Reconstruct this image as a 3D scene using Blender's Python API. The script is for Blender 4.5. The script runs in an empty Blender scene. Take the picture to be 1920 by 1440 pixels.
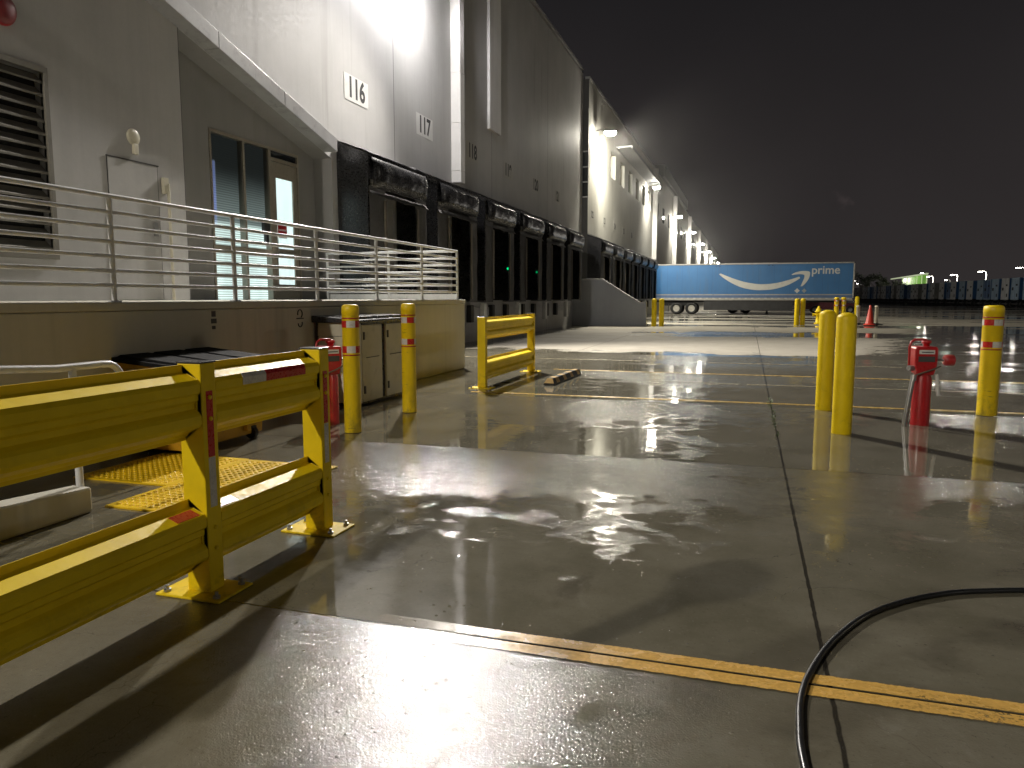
import bpy, math, random
from mathutils import Vector, Matrix, noise as mnoise
random.seed(7)
R = math.radians
S = bpy.context.scene
COL = S.collection

# ------------------------------------------------------------------ mesh helpers
class MB:
    def __init__(s):
        s.v = []; s.f = []; s.sm = []
    def add(s, verts, faces, smooth=False):
        b = len(s.v)
        s.v += [tuple(p) for p in verts]
        for f in faces:
            s.f.append(tuple(i + b for i in f)); s.sm.append(smooth)
        return s
    def box(s, x0, x1, y0, y1, z0, z1):
        if x0 > x1: x0, x1 = x1, x0
        if y0 > y1: y0, y1 = y1, y0
        if z0 > z1: z0, z1 = z1, z0
        v = [(x0,y0,z0),(x1,y0,z0),(x1,y1,z0),(x0,y1,z0),(x0,y0,z1),(x1,y0,z1),(x1,y1,z1),(x0,y1,z1)]
        return s.add(v, [(0,3,2,1),(4,5,6,7),(0,1,5,4),(1,2,6,5),(2,3,7,6),(3,0,4,7)])
    def tube(s, pts, r, n=12, caps=True, closed=False):
        pts = [Vector(p) for p in pts]; m = len(pts)
        rs = r if isinstance(r, (list, tuple)) else [r]*m
        t0 = (pts[1]-pts[0]).normalized()
        up = Vector((0,0,1)) if abs(t0.z) < .9 else Vector((1,0,0))
        nrm = (up - t0*up.dot(t0)).normalized()
        V = []
        for i in range(m):
            if i == 0: t = (pts[1]-pts[0])
            elif i == m-1: t = (pts[-1]-pts[-2])
            else: t = (pts[i+1]-pts[i]).normalized() + (pts[i]-pts[i-1]).normalized()
            t.normalize()
            nrm = (nrm - t*nrm.dot(t)).normalized()
            bn = t.cross(nrm)
            for k in range(n):
                a = 2*math.pi*k/n
                V.append(pts[i] + (nrm*math.cos(a) + bn*math.sin(a))*rs[i])
        F = []
        for i in range(m-1):
            for k in range(n):
                F.append((i*n+k, i*n+(k+1)%n, (i+1)*n+(k+1)%n, (i+1)*n+k))
        s.add(V, F, True)
        if caps:
            s.add([V[k] for k in range(n)], [tuple(range(n-1,-1,-1))])
            s.add([V[(m-1)*n+k] for k in range(n)], [tuple(range(n))])
        return s
    def lathe(s, prof, cx=0, cy=0, n=24, smooth=True, caps=True):
        V = []; F = []
        for r, z in prof:
            for k in range(n):
                a = 2*math.pi*k/n
                V.append((cx+r*math.cos(a), cy+r*math.sin(a), z))
        for i in range(len(prof)-1):
            for k in range(n):
                F.append((i*n+k, i*n+(k+1)%n, (i+1)*n+(k+1)%n, (i+1)*n+k))
        s.add(V, F, smooth)
        if caps and prof[0][0] > 1e-4: s.add(V[:n], [tuple(range(n-1,-1,-1))])
        if caps and prof[-1][0] > 1e-4: s.add(V[-n:], [tuple(range(n))])
        return s
    def prism(s, poly, axis, a, b):
        # poly: 2-D outline; axis 'x': (y,z) swept in x; 'y': (x,z) swept in y; 'z': (x,y) swept in z
        def P(p, t):
            return {'x': (t,p[0],p[1]), 'y': (p[0],t,p[1]), 'z': (p[0],p[1],t)}[axis]
        n = len(poly)
        area = sum(poly[i][0]*poly[(i+1)%n][1]-poly[(i+1)%n][0]*poly[i][1] for i in range(n))
        if area < 0: poly = poly[::-1]
        if axis == 'y': poly = poly[::-1]
        V = [P(p,a) for p in poly] + [P(p,b) for p in poly]
        fl = a > b
        F = [tuple(range(n-1,-1,-1)), tuple(range(n,2*n))] + [(i,(i+1)%n,n+(i+1)%n,n+i) for i in range(n)]
        if fl: F = [f[::-1] for f in F]
        return s.add(V, F)
    def grid(s, fn, nu, nv, smooth=True):
        V = [fn(i/nu, j/nv) for j in range(nv+1) for i in range(nu+1)]
        F = [(j*(nu+1)+i, j*(nu+1)+i+1, (j+1)*(nu+1)+i+1, (j+1)*(nu+1)+i) for j in range(nv) for i in range(nu)]
        return s.add(V, F, smooth)
    def build(s, name, mat, parent=None, bevel=0, loc=None):
        me = bpy.data.meshes.new(name)
        me.from_pydata(s.v, [], s.f)
        me.polygons.foreach_set('use_smooth', s.sm)
        me.validate(); me.update()
        me.materials.append(mat)
        o = bpy.data.objects.new(name, me); COL.objects.link(o)
        if parent: o.parent = parent
        if loc: o.location = loc
        if bevel:
            md = o.modifiers.new('Bevel', 'BEVEL'); md.width = bevel; md.segments = 2
            md.limit_method = 'ANGLE'; md.angle_limit = R(50)
        return o

def tag(o, label=None, cat=None, group=None, kind=None):
    if label: o['label'] = label
    if cat: o['category'] = cat
    if group: o['group'] = group
    if kind: o['kind'] = kind
    return o
def thing(name, label, cat, loc=(0,0,0), rz=0, group=None):
    o = bpy.data.objects.new(name, None); COL.objects.link(o)
    o.location = loc; o.rotation_euler = (0,0,rz); o.empty_display_size = .2
    return tag(o, label, cat, group)
def children(o): return [c for c in bpy.data.objects if c.parent == o]
def dup(o, loc=None, label=None, rz=None, parent=None):
    c = o.copy(); COL.objects.link(c)
    if parent is not None: c.parent = parent
    for ch in children(o): dup(ch, parent=c)
    if loc is not None: c.location = loc
    if rz is not None: c.rotation_euler = (0,0,rz)
    if label: c['label'] = label
    return c
def text_mesh(txt, size, name, mat, parent, M, ext=.002, bold=0.0, sx=1.0):
    cu = bpy.data.curves.new('lettering', 'FONT'); cu.body = txt; cu.size = size
    cu.align_x = 'CENTER'; cu.align_y = 'CENTER'; cu.extrude = ext; cu.offset = bold
    t = bpy.data.objects.new('lettering', cu); COL.objects.link(t)
    bpy.context.view_layer.update()
    me = bpy.data.meshes.new_from_object(t.evaluated_get(bpy.context.evaluated_depsgraph_get()))
    bpy.data.objects.remove(t); bpy.data.curves.remove(cu)
    me.transform(M @ Matrix.Diagonal((sx,1,1,1)))
    me.materials.clear(); me.materials.append(mat)
    o = bpy.data.objects.new(name, me); COL.objects.link(o); o.parent = parent
    return o
# text lying in a wall that faces +X (reads towards +Y... seen from +X side)
def M_wallx(x, y, z): return Matrix.Translation((x,y,z)) @ Matrix(((0,0,1,0),(1,0,0,0),(0,1,0,0),(0,0,0,1)))
def M_wally(x, y, z): return Matrix.Translation((x,y,z)) @ Matrix(((1,0,0,0),(0,0,-1,0),(0,1,0,0),(0,0,0,1)))

# ------------------------------------------------------------------ material helpers
class NT:
    def __init__(s, name):
        s.m = bpy.data.materials.new(name); s.m.use_nodes = True
        s.t = s.m.node_tree; s.b = s.t.nodes['Principled BSDF']; s.out = s.t.nodes['Material Output']
        s._geo = None
    def n(s, typ, **kw):
        nd = s.t.nodes.new(typ)
        for k, v in kw.items(): setattr(nd, k, v)
        return nd
    def L(s, a, b):
        if hasattr(a, 'is_linked') or hasattr(a, 'links'): s.t.links.new(a, b)
        else: b.default_value = a
    def math(s, op, a, b=None, c=None, clamp=False):
        nd = s.n('ShaderNodeMath', operation=op); nd.use_clamp = clamp
        for i, x in enumerate((a, b, c)):
            if x is not None: s.L(x, nd.inputs[i])
        return nd.outputs[0]
    def pos(s):
        if s._geo is None: s._geo = s.n('ShaderNodeNewGeometry')
        return s._geo.outputs['Position']
    def obj(s): return s.n('ShaderNodeTexCoord').outputs['Object']
    def xyz(s, v=None):
        nd = s.n('ShaderNodeSeparateXYZ'); s.t.links.new(v or s.pos(), nd.inputs[0]); return nd.outputs
    def comb(s, x, y, z=0.0):
        nd = s.n('ShaderNodeCombineXYZ')
        for i, a in enumerate((x,y,z)): s.L(a, nd.inputs[i])
        return nd.outputs[0]
    def scale(s, v, sc):
        nd = s.n('ShaderNodeVectorMath', operation='MULTIPLY'); s.t.links.new(v, nd.inputs[0]); nd.inputs[1].default_value = sc
        return nd.outputs[0]
    def noise(s, v, scale=1, detail=3, rough=.5, dist=0):
        nd = s.n('ShaderNodeTexNoise'); s.t.links.new(v, nd.inputs['Vector'])
        nd.inputs['Scale'].default_value = scale; nd.inputs['Detail'].default_value = detail
        nd.inputs['Roughness'].default_value = rough; nd.inputs['Distortion'].default_value = dist
        return nd.outputs[0]
    def sstep(s, v, lo, hi, a=0., b=1.):
        nd = s.n('ShaderNodeMapRange', interpolation_type='SMOOTHSTEP')
        s.L(v, nd.inputs[0]); s.L(lo, nd.inputs[1]); s.L(hi, nd.inputs[2]); s.L(a, nd.inputs[3]); s.L(b, nd.inputs[4])
        return nd.outputs[0]
    def lin(s, v, lo, hi, a=0., b=1.):
        nd = s.n('ShaderNodeMapRange'); s.L(v, nd.inputs[0])
        for i, x in zip((1,2,3,4), (lo,hi,a,b)): s.L(x, nd.inputs[i])
        return nd.outputs[0]
    def mix(s, f, a, b):
        nd = s.n('ShaderNodeMix', data_type='RGBA'); s.L(f, nd.inputs[0])
        for i, x in ((6,a),(7,b)):
            if isinstance(x, tuple): nd.inputs[i].default_value = (*x[:3], 1)
            else: s.t.links.new(x, nd.inputs[i])
        return nd.outputs[2]
    def mixf(s, f, a, b):
        nd = s.n('ShaderNodeMix', data_type='FLOAT'); s.L(f, nd.inputs[0]); s.L(a, nd.inputs[2]); s.L(b, nd.inputs[3])
        return nd.outputs[0]
    def bump(s, h, strength=.3, dist=.01, normal=None):
        nd = s.n('ShaderNodeBump'); s.L(strength, nd.inputs['Strength']); nd.inputs['Distance'].default_value = dist
        s.t.links.new(h, nd.inputs['Height'])
        if normal: s.t.links.new(normal, nd.inputs['Normal'])
        return nd.outputs[0]
    def set(s, **kw):
        for k, v in kw.items():
            i = s.b.inputs[k.replace('_', ' ')]
            if isinstance(v, tuple): i.default_value = (*v[:3], 1) if len(v) == 3 else v
            else: s.L(v, i)
        return s

def surf(name, col, rough=.5, var=.12, scale=3., metal=0., dirt=.0, grain=0., spec=.5, coat=0.):
    """painted or cast surface: colour mottled in two sizes, uneven gloss, a little dirt"""
    k = NT(name); p = k.pos()
    a = k.noise(p, scale, 4, .55); b = k.noise(p, scale*9, 3, .6)
    dark = tuple(c*(1-var*1.6) for c in col); lite = tuple(min(1,c*(1+var)) for c in col)
    c = k.mix(k.lin(k.math('ADD', k.math('MULTIPLY', a, .7), k.math('MULTIPLY', b, .3)), .3, .7), dark, lite)
    if dirt:
        d = k.sstep(k.noise(p, scale*1.7, 6, .65, .4), .5, .72, 0., dirt)
        c = k.mix(d, c, (.045,.04,.03))
    k.set(Base_Color=c, Roughness=k.lin(b, .3, .7, max(.03, rough-.1), min(1, rough+.12)), Metallic=metal)
    k.b.inputs['Specular IOR Level'].default_value = spec
    k.b.inputs['Coat Weight'].default_value = coat; k.b.inputs['Coat Roughness'].default_value = .1
    if grain: k.set(Normal=k.bump(k.noise(p, 260, 2), grain, .002))
    return k.m
def emit(name, col, st):
    k = NT(name); k.set(Base_Color=(0,0,0), Emission_Color=col, Emission_Strength=st); return k.m

M = {}
M['yellow'] = surf('yellow_paint', (.76,.545,.006), .42, .07, 4, dirt=.28, grain=.05, coat=.12)
def worn_yellow():
    k = NT('yellow_rail_paint'); p = k.pos()
    a = k.noise(p, 4, 4, .55); b = k.noise(p, 40, 3, .6)
    c = k.mix(k.lin(a, .3, .7), (.74,.53,.002), (.86,.635,.006))
    sc = k.noise(k.scale(p, (40,14,40)), 1., 4, .7, 1.2); pa = k.noise(p, 2.2, 3, .5)
    scr = k.math('MULTIPLY', k.sstep(sc, .64, .69), k.sstep(pa, .53, .66))
    c = k.mix(k.math('MULTIPLY', scr, .25), c, (.14,.10,.02))
    z = k.xyz()[2]
    dirt = k.math('MULTIPLY', k.sstep(k.noise(p, 7, 6, .68, .4), .50, .78), k.lin(z, 0., .3, .7, .10))
    c = k.mix(dirt, c, (.085,.06,.018))
    rust = k.sstep(k.noise(p, 26, 5, .7), .70, .75, 0., .6); c = k.mix(rust, c, (.10,.03,.008))
    k.set(Base_Color=c, Roughness=k.lin(b, .3, .7, .40, .62)); k.b.inputs['Specular IOR Level'].default_value = .3
    k.set(Normal=k.bump(k.noise(p, 6, 3), .35, .012, k.bump(k.noise(p, 160, 2), .08, .002)))
    return k.m
M['yellow'] = worn_yellow()
def sleeve():
    k = NT('yellow_bollard_sleeve'); p = k.pos(); z = k.xyz()[2]
    a = k.noise(p, 3, 4, .55); b = k.noise(p, 30, 3, .6)
    c = k.mix(k.lin(a, .3, .7), (.76,.545,.003), (.88,.64,.006))
    low = k.math('MULTIPLY', k.sstep(z, .0, .45, 1., .12), k.sstep(k.noise(k.scale(p, (1,1,.5)), 9, 6, .7), .40, .66))
    c = k.mix(k.math('MULTIPLY', low, .62), c, (.10,.075,.025))
    rub = k.math('MULTIPLY', k.sstep(k.noise(k.scale(p, (6,6,40)), 1.2, 4, .6), .60, .66), k.sstep(k.noise(p, 2.6, 2), .52, .62))
    c = k.mix(k.math('MULTIPLY', rub, .55), c, (.06,.05,.03))
    k.set(Base_Color=c, Roughness=k.lin(b, .3, .7, .32, .55), Normal=k.bump(k.noise(p, 5, 3), .3, .01)); return k.m
M['yellow_sleeve'] = sleeve()
M['yellow_bin'] = surf('yellow_bin_plastic', (.50,.27,.01), .5, .1, 3, dirt=.35)
M['pad'] = surf('yellow_tactile', (.80,.52,.008), .35, .12, 5, dirt=.2)
M['red'] = surf('red_paint', (.42,.012,.016), .35, .12, 5, dirt=.25, coat=.3)
M['red_tape'] = surf('red_reflective_tape', (.50,.02,.015), .3, .1, 8, dirt=.2)
M['white_tape'] = surf('white_reflective_tape', (.62,.60,.55), .3, .12, 8, dirt=.3)
M['dark_red'] = surf('dark_red_band', (.35,.01,.012), .4, .1, 8)
M['white_rail'] = surf('white_rail_paint', (.66,.67,.68), .35, .06, 6, dirt=.2)
M['white'] = surf('white_panel', (.62,.62,.6), .5, .05, 3, dirt=.15)
M['cream'] = surf('cream_plastic', (.50,.47,.37), .45, .06, 3, dirt=.2)
M['charcoal'] = surf('charcoal_plastic', (.035,.035,.04), .3, .15, 4)
M['black_plastic'] = surf('black_lid', (.010,.010,.011), .75, .2, 4, spec=.12)
M['vinyl'] = surf('black_vinyl', (.012,.012,.013), .28, .25, 3)
M['curtain'] = surf('grey_dock_curtain', (.055,.053,.052), .6, .2, 2, dirt=.5)
M['dock_leaf'] = surf('dock_door_leaf', (.075,.072,.07), .55, .15, 2, dirt=.3)
M['guard'] = surf('beige_guard_strip', (.13,.11,.085), .6, .15, 3, dirt=.5)
M['black_rubber'] = surf('black_rubber', (.012,.012,.012), .45, .2, 6, grain=.2)
M['hose'] = surf('hose_rubber', (.012,.013,.015), .35, .2, 9)
M['digits'] = surf('black_numerals', (.02,.02,.022), .6, .1, 5)
M['fascia'] = surf('grey_fascia', (.33,.33,.34), .45, .12, 2.5, dirt=.35)
M['alu'] = surf('bronze_aluminium', (.30,.27,.22), .35, .06, 5, metal=.3)
M['dark_frame'] = surf('dark_frame', (.03,.03,.032), .4, .1, 5)
M['steel'] = surf('galvanised_steel', (.36,.36,.36), .38, .15, 6, metal=.8)
M['lamp_body'] = surf('lamp_housing', (.30,.29,.27), .4, .1, 6)
M['slat'] = surf('louvre_slat', (.17,.16,.135), .5, .08, 4, dirt=.3)
M['gap'] = surf('dark_inside', (.006,.006,.006), .9, .1, 3)
M['blue'] = surf('blue_trailer_side', (.075,.215,.42), .35, .05, 1.2, dirt=.18)
def seams():
    k = NT('blue_trailer_side_panels'); p = k.pos(); X = k.xyz()
    a = k.noise(p, .8, 4); st = k.noise(k.scale(p, (3,1,.25)), 1.5, 5, .65)
    c = k.mix(k.lin(a, .3, .7), (.045,.155,.36), (.055,.18,.40))
    c = k.mix(k.sstep(st, .52, .72, 0., .30), c, (.10,.13,.16))
    fr = k.math('ABSOLUTE', k.math('SUBTRACT', k.math('FRACT', k.math('DIVIDE', k.math('ADD', X[0], 20.), 1.22)), .5))
    ln = k.math('GREATER_THAN', fr, .488)
    c = k.mix(k.math('MULTIPLY', ln, .4), c, (.03,.09,.20))
    k.set(Base_Color=c, Roughness=.38, Normal=k.bump(k.noise(p, .9, 2), .2, .05)); return k.m
M['blue'] = seams()
M['logo'] = surf('white_trailer_decal', (.62,.62,.58), .4, .05, 2, dirt=.15)
M['logo_grey'] = surf('grey_trailer_decal', (.30,.34,.35), .4, .05, 2)
M['alu_rail'] = surf('trailer_aluminium', (.42,.41,.38), .4, .1, 3, metal=.4, dirt=.3)
M['under'] = surf('trailer_chassis', (.03,.03,.032), .5, .2, 3, dirt=.2)
M['tyre'] = surf('tyre_rubber', (.014,.014,.014), .7, .2, 6)
M['rim'] = surf('wheel_rim', (.55,.53,.48), .35, .1, 6, metal=.5, dirt=.3)
M['bark'] = surf('tree_bark', (.05,.04,.03), .8, .2, 4)
M['leaf'] = surf('tree_leaf', (.035,.05,.02), .6, .35, 1.5)
M['weed'] = surf('weed_leaf', (.07,.12,.02), .5, .3, 9)
M['box_white'] = surf('parked_trailer_white', (.55,.56,.57), .45, .1, .6, dirt=.25)
M['box_grey'] = surf('parked_trailer_grey', (.22,.22,.21), .45, .1, .6, dirt=.3)
M['box_blue'] = surf('parked_trailer_blue', (.03,.09,.22), .4, .1, .6, dirt=.2)
M['box_pale'] = surf('parked_trailer_pale_blue', (.27,.37,.48), .4, .1, .6, dirt=.25)
M['orange'] = surf('cone_orange', (.62,.05,.03), .45, .08, 6, dirt=.15)

# ---- painted concrete wall with panel joints every 7.35 m
def wall_mat(name, col, base_y=9.84, per=7.35, rough=.62):
    k = NT(name); p = k.pos(); X = k.xyz()
    a = k.noise(p, .7, 5, .6); b = k.noise(p, 14, 3, .6)
    st = k.noise(k.scale(p, (1,1.4,.07)), 1.6, 5, .65)           # rain streaks running down
    f = k.lin(k.math('ADD', k.math('MULTIPLY', a, .45), k.math('ADD', k.math('MULTIPLY', b, .15), k.math('MULTIPLY', st, .4))), .36, .66)
    c = k.mix(f, tuple(v*.84 for v in col), tuple(v*1.08 for v in col))
    c = k.mix(k.sstep(st, .54, .74, 0., .34), c, (.12,.11,.10))
    if per:
        fr = k.math('FRACT', k.math('DIVIDE', k.math('SUBTRACT', X[1], base_y-.5*per), per))
        j = k.math('LESS_THAN', k.math('ABSOLUTE', k.math('SUBTRACT', fr, .5)), .013/per)
        c = k.mix(k.math('MULTIPLY', j, .85), c, (.03,.03,.03))
    k.set(Base_Color=c, Roughness=k.lin(b, .3, .7, rough-.08, rough+.12))
    k.set(Normal=k.bump(k.noise(p, 55, 4, .6), .12, .004, k.bump(k.noise(p, .8, 2), .25, .03)))
    k.b.inputs['Specular IOR Level'].default_value = .35
    return k.m
M['wall'] = wall_mat('painted_tilt_up_concrete', (.43,.425,.42))
M['wall_recess'] = wall_mat('recess_shaded_wall', (.24,.235,.23), per=0)  # wall colour darkened: the recess shade is put into it
M['wall_lit'] = wall_mat('far_bay_concrete', (.44,.43,.40), base_y=39)
M['dock_wall'] = wall_mat('platform_concrete', (.47,.455,.385), per=0)
M['stair_conc'] = wall_mat('stair_concrete', (.30,.31,.33), per=0)
M['pilaster'] = wall_mat('pilaster_panel', (.66,.65,.64), per=0)

# ---- dark window glass
k = NT('window_glass'); k.set(Base_Color=(.012,.014,.018), Roughness=.06); k.b.inputs['Specular IOR Level'].default_value = .7
M['glass'] = k.m
k = NT('clear_glass')
g = k.n('ShaderNodeBsdfGlossy'); g.inputs['Roughness'].default_value = .03
tr = k.n('ShaderNodeBsdfTransparent'); tr.inputs[0].default_value = (.9,.95,.95,1)
fr = k.n('ShaderNodeFresnel'); fr.inputs[0].default_value = 1.45
mx = k.n('ShaderNodeMixShader'); k.t.links.new(fr.outputs[0], mx.inputs[0]); k.t.links.new(tr.outputs[0], mx.inputs[1]); k.t.links.new(g.outputs[0], mx.inputs[2])
k.t.links.new(mx.outputs[0], k.out.inputs['Surface']); M['pane'] = k.m

# ---- blinds with the room's light painted in as glow: bright below, dark above, one slat every 28 mm
k = NT('lit_blind'); X = k.xyz()
z = X[2]; y = X[1]
slat = k.math('SINE', k.math('MULTIPLY', z, 2*math.pi/.042))
lo = k.sstep(z, 2.8, 3.75, .20, .012)
low_ = k.math('MULTIPLY', k.sstep(z, 2.68, 2.78, .85, 0.), k.sstep(k.noise(k.scale(k.pos(), (1,1.6,.5)), 1.4, 2), .3, .7, .75, 1.05))
lower = k.sstep(z, 1.74, 1.78, 1.15, 1.)
str_ = k.math('MULTIPLY', k.math('ADD', lo, low_), lower)
sl = k.math('MULTIPLY', k.lin(slat, -1., 1., .42, 1.), str_)
blue = k.math('MULTIPLY', k.sstep(k.math('ABSOLUTE', k.math('SUBTRACT', y, 11.15)), .05, .08, 1., 0.), k.sstep(z, 3.75, 3.8, 1., 0.))
col = k.mix(k.math('MULTIPLY', blue, k.sstep(z, 2.6, 2.9)), (.60,.72,.68), (.42,.52,1.0))
e = k.math('ADD', k.math('MULTIPLY', sl, 1.7), k.math('MULTIPLY', blue, k.math('MULTIPLY', k.sstep(z, 2.6, 2.9), .22)))
k.set(Base_Color=(.02,.022,.025), Roughness=.6, Emission_Color=col, Emission_Strength=e); M['blind'] = k.m
k = NT('frosted_lit_glass'); X = k.xyz()
e = k.math('MULTIPLY', k.lin(k.noise(k.scale(k.pos(), (1,6,.6)), 2, 3), .3, .7, .85, 1.1), 1.25)
k.set(Base_Color=(.3,.32,.32), Roughness=.25, Emission_Color=(.62,.78,.77), Emission_Strength=e); M['frost'] = k.m  # backlight of the door painted in as emission

# ---- wet concrete yard
JY = [-8.2, -4.5, -.85, 2.78, 6.45, 10.12, 14.2, 18.5, 22.2, 25.9, 29.6, 33.3, 37., 42., 48., 54., 60.]
JX = [.33, -4.25, 4.9, 9.5, 14.1, 18.7]
def ground_mat():
    k = NT('wet_concrete'); p = k.pos(); x, y, _ = k.xyz()
    at = k.n('ShaderNodeAttribute', attribute_name='saw'); saw = at.outputs['Fac']
    flat = k.comb(x, y, 0.)
    n1 = k.noise(k.scale(flat, (.55,.8,1)), 1., 5, .55, .3)
    n2 = k.noise(k.scale(flat, (1.5,2.6,1)), 1., 5, .6, .5)
    far = k.noise(k.scale(flat, (.05,.30,1)), 1., 4, .6)
    grain = k.noise(flat, 135, 2, .65)
    pit = k.noise(flat, 34, 4, .65)
    mott = k.noise(flat, 1.7, 6, .62); mott2 = k.noise(flat, 9, 5, .6)
    # dry slabs under the dock lamps
    yw = k.math('ADD', y, k.math('ADD', k.lin(n1, .3, .7, -.9, .9), k.lin(n2, .3, .7, -.35, .35)))
    dryA = k.math('MULTIPLY', k.sstep(yw, 19.2, 19.9), k.sstep(yw, 37.0, 38.2, 1., 0.))
    pool = k.math('MULTIPLY', k.math('MULTIPLY', k.sstep(yw, 28.0, 28.5), k.sstep(yw, 31.8, 32.6, 1., 0.)), k.sstep(k.math('ADD', x, k.lin(n1, .3, .7, -2., 2.)), -3.6, -2.6))
    xlim = k.sstep(k.math('ADD', k.math('SUBTRACT', x, k.math('MULTIPLY', k.math('SUBTRACT', y, 20.), .25)), k.lin(n2, .3, .7, -.8, .8)), 2.4, 3.6, 1., 0.)
    wall_wet = k.sstep(k.math('ADD', x, k.lin(n2,.3,.7,-.4,.4)), -7.6, -7.0)
    dry = k.math('MULTIPLY', k.math('MULTIPLY', dryA, k.math('SUBTRACT', 1., pool)), k.math('MULTIPLY', xlim, wall_wet))
    dryB = k.math('MULTIPLY', k.sstep(y, 37., 39.), k.sstep(far, .48, .54))
    dry = k.math('MAXIMUM', dry, k.math('MULTIPLY', dryB, k.sstep(y, 90., 160., .8, .25)))
    # standing water: the near edge of each slab holds the pool, the far edge drains
    w = k.math('ADD', k.math('MULTIPLY', n1, .75), k.math('ADD', k.math('MULTIPLY', n2, .42), k.lin(saw, 0., 1., .27, -.20)))
    right = k.sstep(x, -.8, 1.6, 0., .17)
    n3 = k.noise(k.scale(flat, (1,1.3,1)), 3.2, 5, .62, .6)
    w = k.math('ADD', k.math('ADD', w, right), k.lin(n3, .3, .7, -.13, .13))
    pud = k.sstep(w, .55, .72)
    pud = k.math('MULTIPLY', pud, k.math('SUBTRACT', 1., dry))
    damp = k.mix(k.lin(k.math('ADD', k.math('MULTIPLY', mott, .6), k.math('MULTIPLY', mott2, .4)), .33, .67), (.114,.104,.074), (.168,.155,.118))
    wetc = k.mix(k.lin(mott, .35, .65), (.114,.105,.074), (.168,.155,.117))
    dryc = k.mix(k.lin(k.math('ADD', k.math('MULTIPLY', mott, .5), k.math('MULTIPLY', far, .5)), .35, .65), (.27,.25,.205), (.40,.37,.31))
    c = k.mix(pud, damp, wetc)
    stain = k.sstep(k.noise(flat, .9, 6, .7, .8), .56, .70, 0., .45)
    c = k.mix(stain, c, (.055,.047,.036))
    pale = k.sstep(k.noise(k.scale(flat,(1.2,.5,1)), 2.3, 6, .7, 1.2), .60, .72, 0., .28)
    c = k.mix(pale, c, (.24,.225,.19))
    c = k.mix(dry, c, dryc)
    fine = k.noise(flat, 52, 4, .7); c = k.mix(k.sstep(fine, .42, .30, 0., .42), c, (.05,.045,.033)); c = k.mix(k.sstep(fine, .58, .72, 0., .30), c, (.26,.245,.205))
    vo = k.n('ShaderNodeTexVoronoi', feature='DISTANCE_TO_EDGE'); wv = k.n('ShaderNodeVectorMath', operation='ADD')
    nzv = k.n('ShaderNodeTexNoise'); k.t.links.new(flat, nzv.inputs['Vector']); nzv.inputs['Scale'].default_value = 1.6; nzv.inputs['Detail'].default_value = 6
    k.t.links.new(k.scale(flat, (.22,.22,1)), wv.inputs[0]); k.t.links.new(k.scale(nzv.outputs['Color'], (.28,.28,0)), wv.inputs[1]); k.t.links.new(wv.outputs[0], vo.inputs['Vector'])
    crk = k.math('MULTIPLY', k.sstep(vo.outputs['Distance'], .0006, .0022, 1., 0.), k.sstep(k.noise(flat, .35, 2), .50, .56))
    c = k.mix(k.math('MULTIPLY', crk, .6), c, (.03,.026,.02))
    rad = k.math('SQRT', k.math('ADD', k.math('POWER', k.math('SUBTRACT', x, 9.5), 2.), k.math('POWER', k.math('SUBTRACT', y, -4.5), 2.)))
    ty = None
    for r_ in (9.4, 9.75, 11.6, 11.95):
        d = k.sstep(k.math('ABSOLUTE', k.math('SUBTRACT', rad, r_)), .05, .16, 1., 0.); ty = d if ty is None else k.math('MAXIMUM', ty, d)
    c = k.mix(k.math('MULTIPLY', ty, k.sstep(n2, .42, .6, 0., .38)), c, (.045,.038,.028))
    spk = k.sstep(k.noise(flat, 46, 3, .55), .73, .77, 0., .5); c = k.mix(spk, c, (.35,.33,.28))
    # joints
    jm = None
    wob = k.lin(mott2, .3, .7, -.003, .003)
    for lst, co, wd in ((JY, y, .0045), (JX, x, .0055)):
        for j in lst[:11]:
            d = k.sstep(k.math('ABSOLUTE', k.math('ADD', k.math('SUBTRACT', co, j), wob)), wd, wd*2.2, 1., 0.)
            jm = d if jm is None else k.math('MAXIMUM', jm, d)
    c = k.mix(k.math('MULTIPLY', jm, .9), c, (.018,.016,.013))
    rough = k.mixf(pud, k.lin(mott2, .3, .7, .05, .14), k.lin(n2, .3, .7, .015, .06))
    rough = k.mixf(jm, rough, .10)
    rough = k.mixf(dry, rough, .75)
    k.set(Base_Color=c, Roughness=rough)
    k.b.inputs['Specular IOR Level'].default_value = .62
    sp = k.mixf(dry, k.mixf(pud, .52, .60), .22)
    k.L(sp, k.b.inputs['Specular IOR Level'])
    rip = k.noise(k.scale(flat, (1,1,1)), 5.5, 3, .55, .6)
    notp = k.math('SUBTRACT', 1., pud)
    fade = k.sstep(y, 8., 40., 1., .25)
    nb = k.bump(rip, k.math('MULTIPLY', k.math('MULTIPLY', pud, fade), .045), .02)
    nb = k.bump(grain, k.math('MULTIPLY', k.math('MULTIPLY', k.math('ADD', notp, .03), fade), .52), .0036, nb)
    vd = k.n('ShaderNodeTexVoronoi'); k.t.links.new(flat, vd.inputs['Vector']); vd.inputs['Scale'].default_value = 17
    drop = k.math('MULTIPLY', k.sstep(vd.outputs['Distance'], .05, .16, 1., 0.), k.sstep(k.noise(flat, 1.3, 3), .42, .6))
    nb = k.bump(drop, k.math('MULTIPLY', fade, .5), .004, nb)
    nb = k.bump(pit, k.math('MULTIPLY', k.math('MULTIPLY', notp, fade), .28), .006, nb)
    nb = k.bump(k.math('MULTIPLY', jm, k.lin(k.noise(flat, 70, 3, .7), .3, .7, .1, 1.)), k.math('MULTIPLY', fade, -.9), .008, nb)
    k.set(Normal=nb)
    return k.m
M['ground'] = ground_mat()
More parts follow.
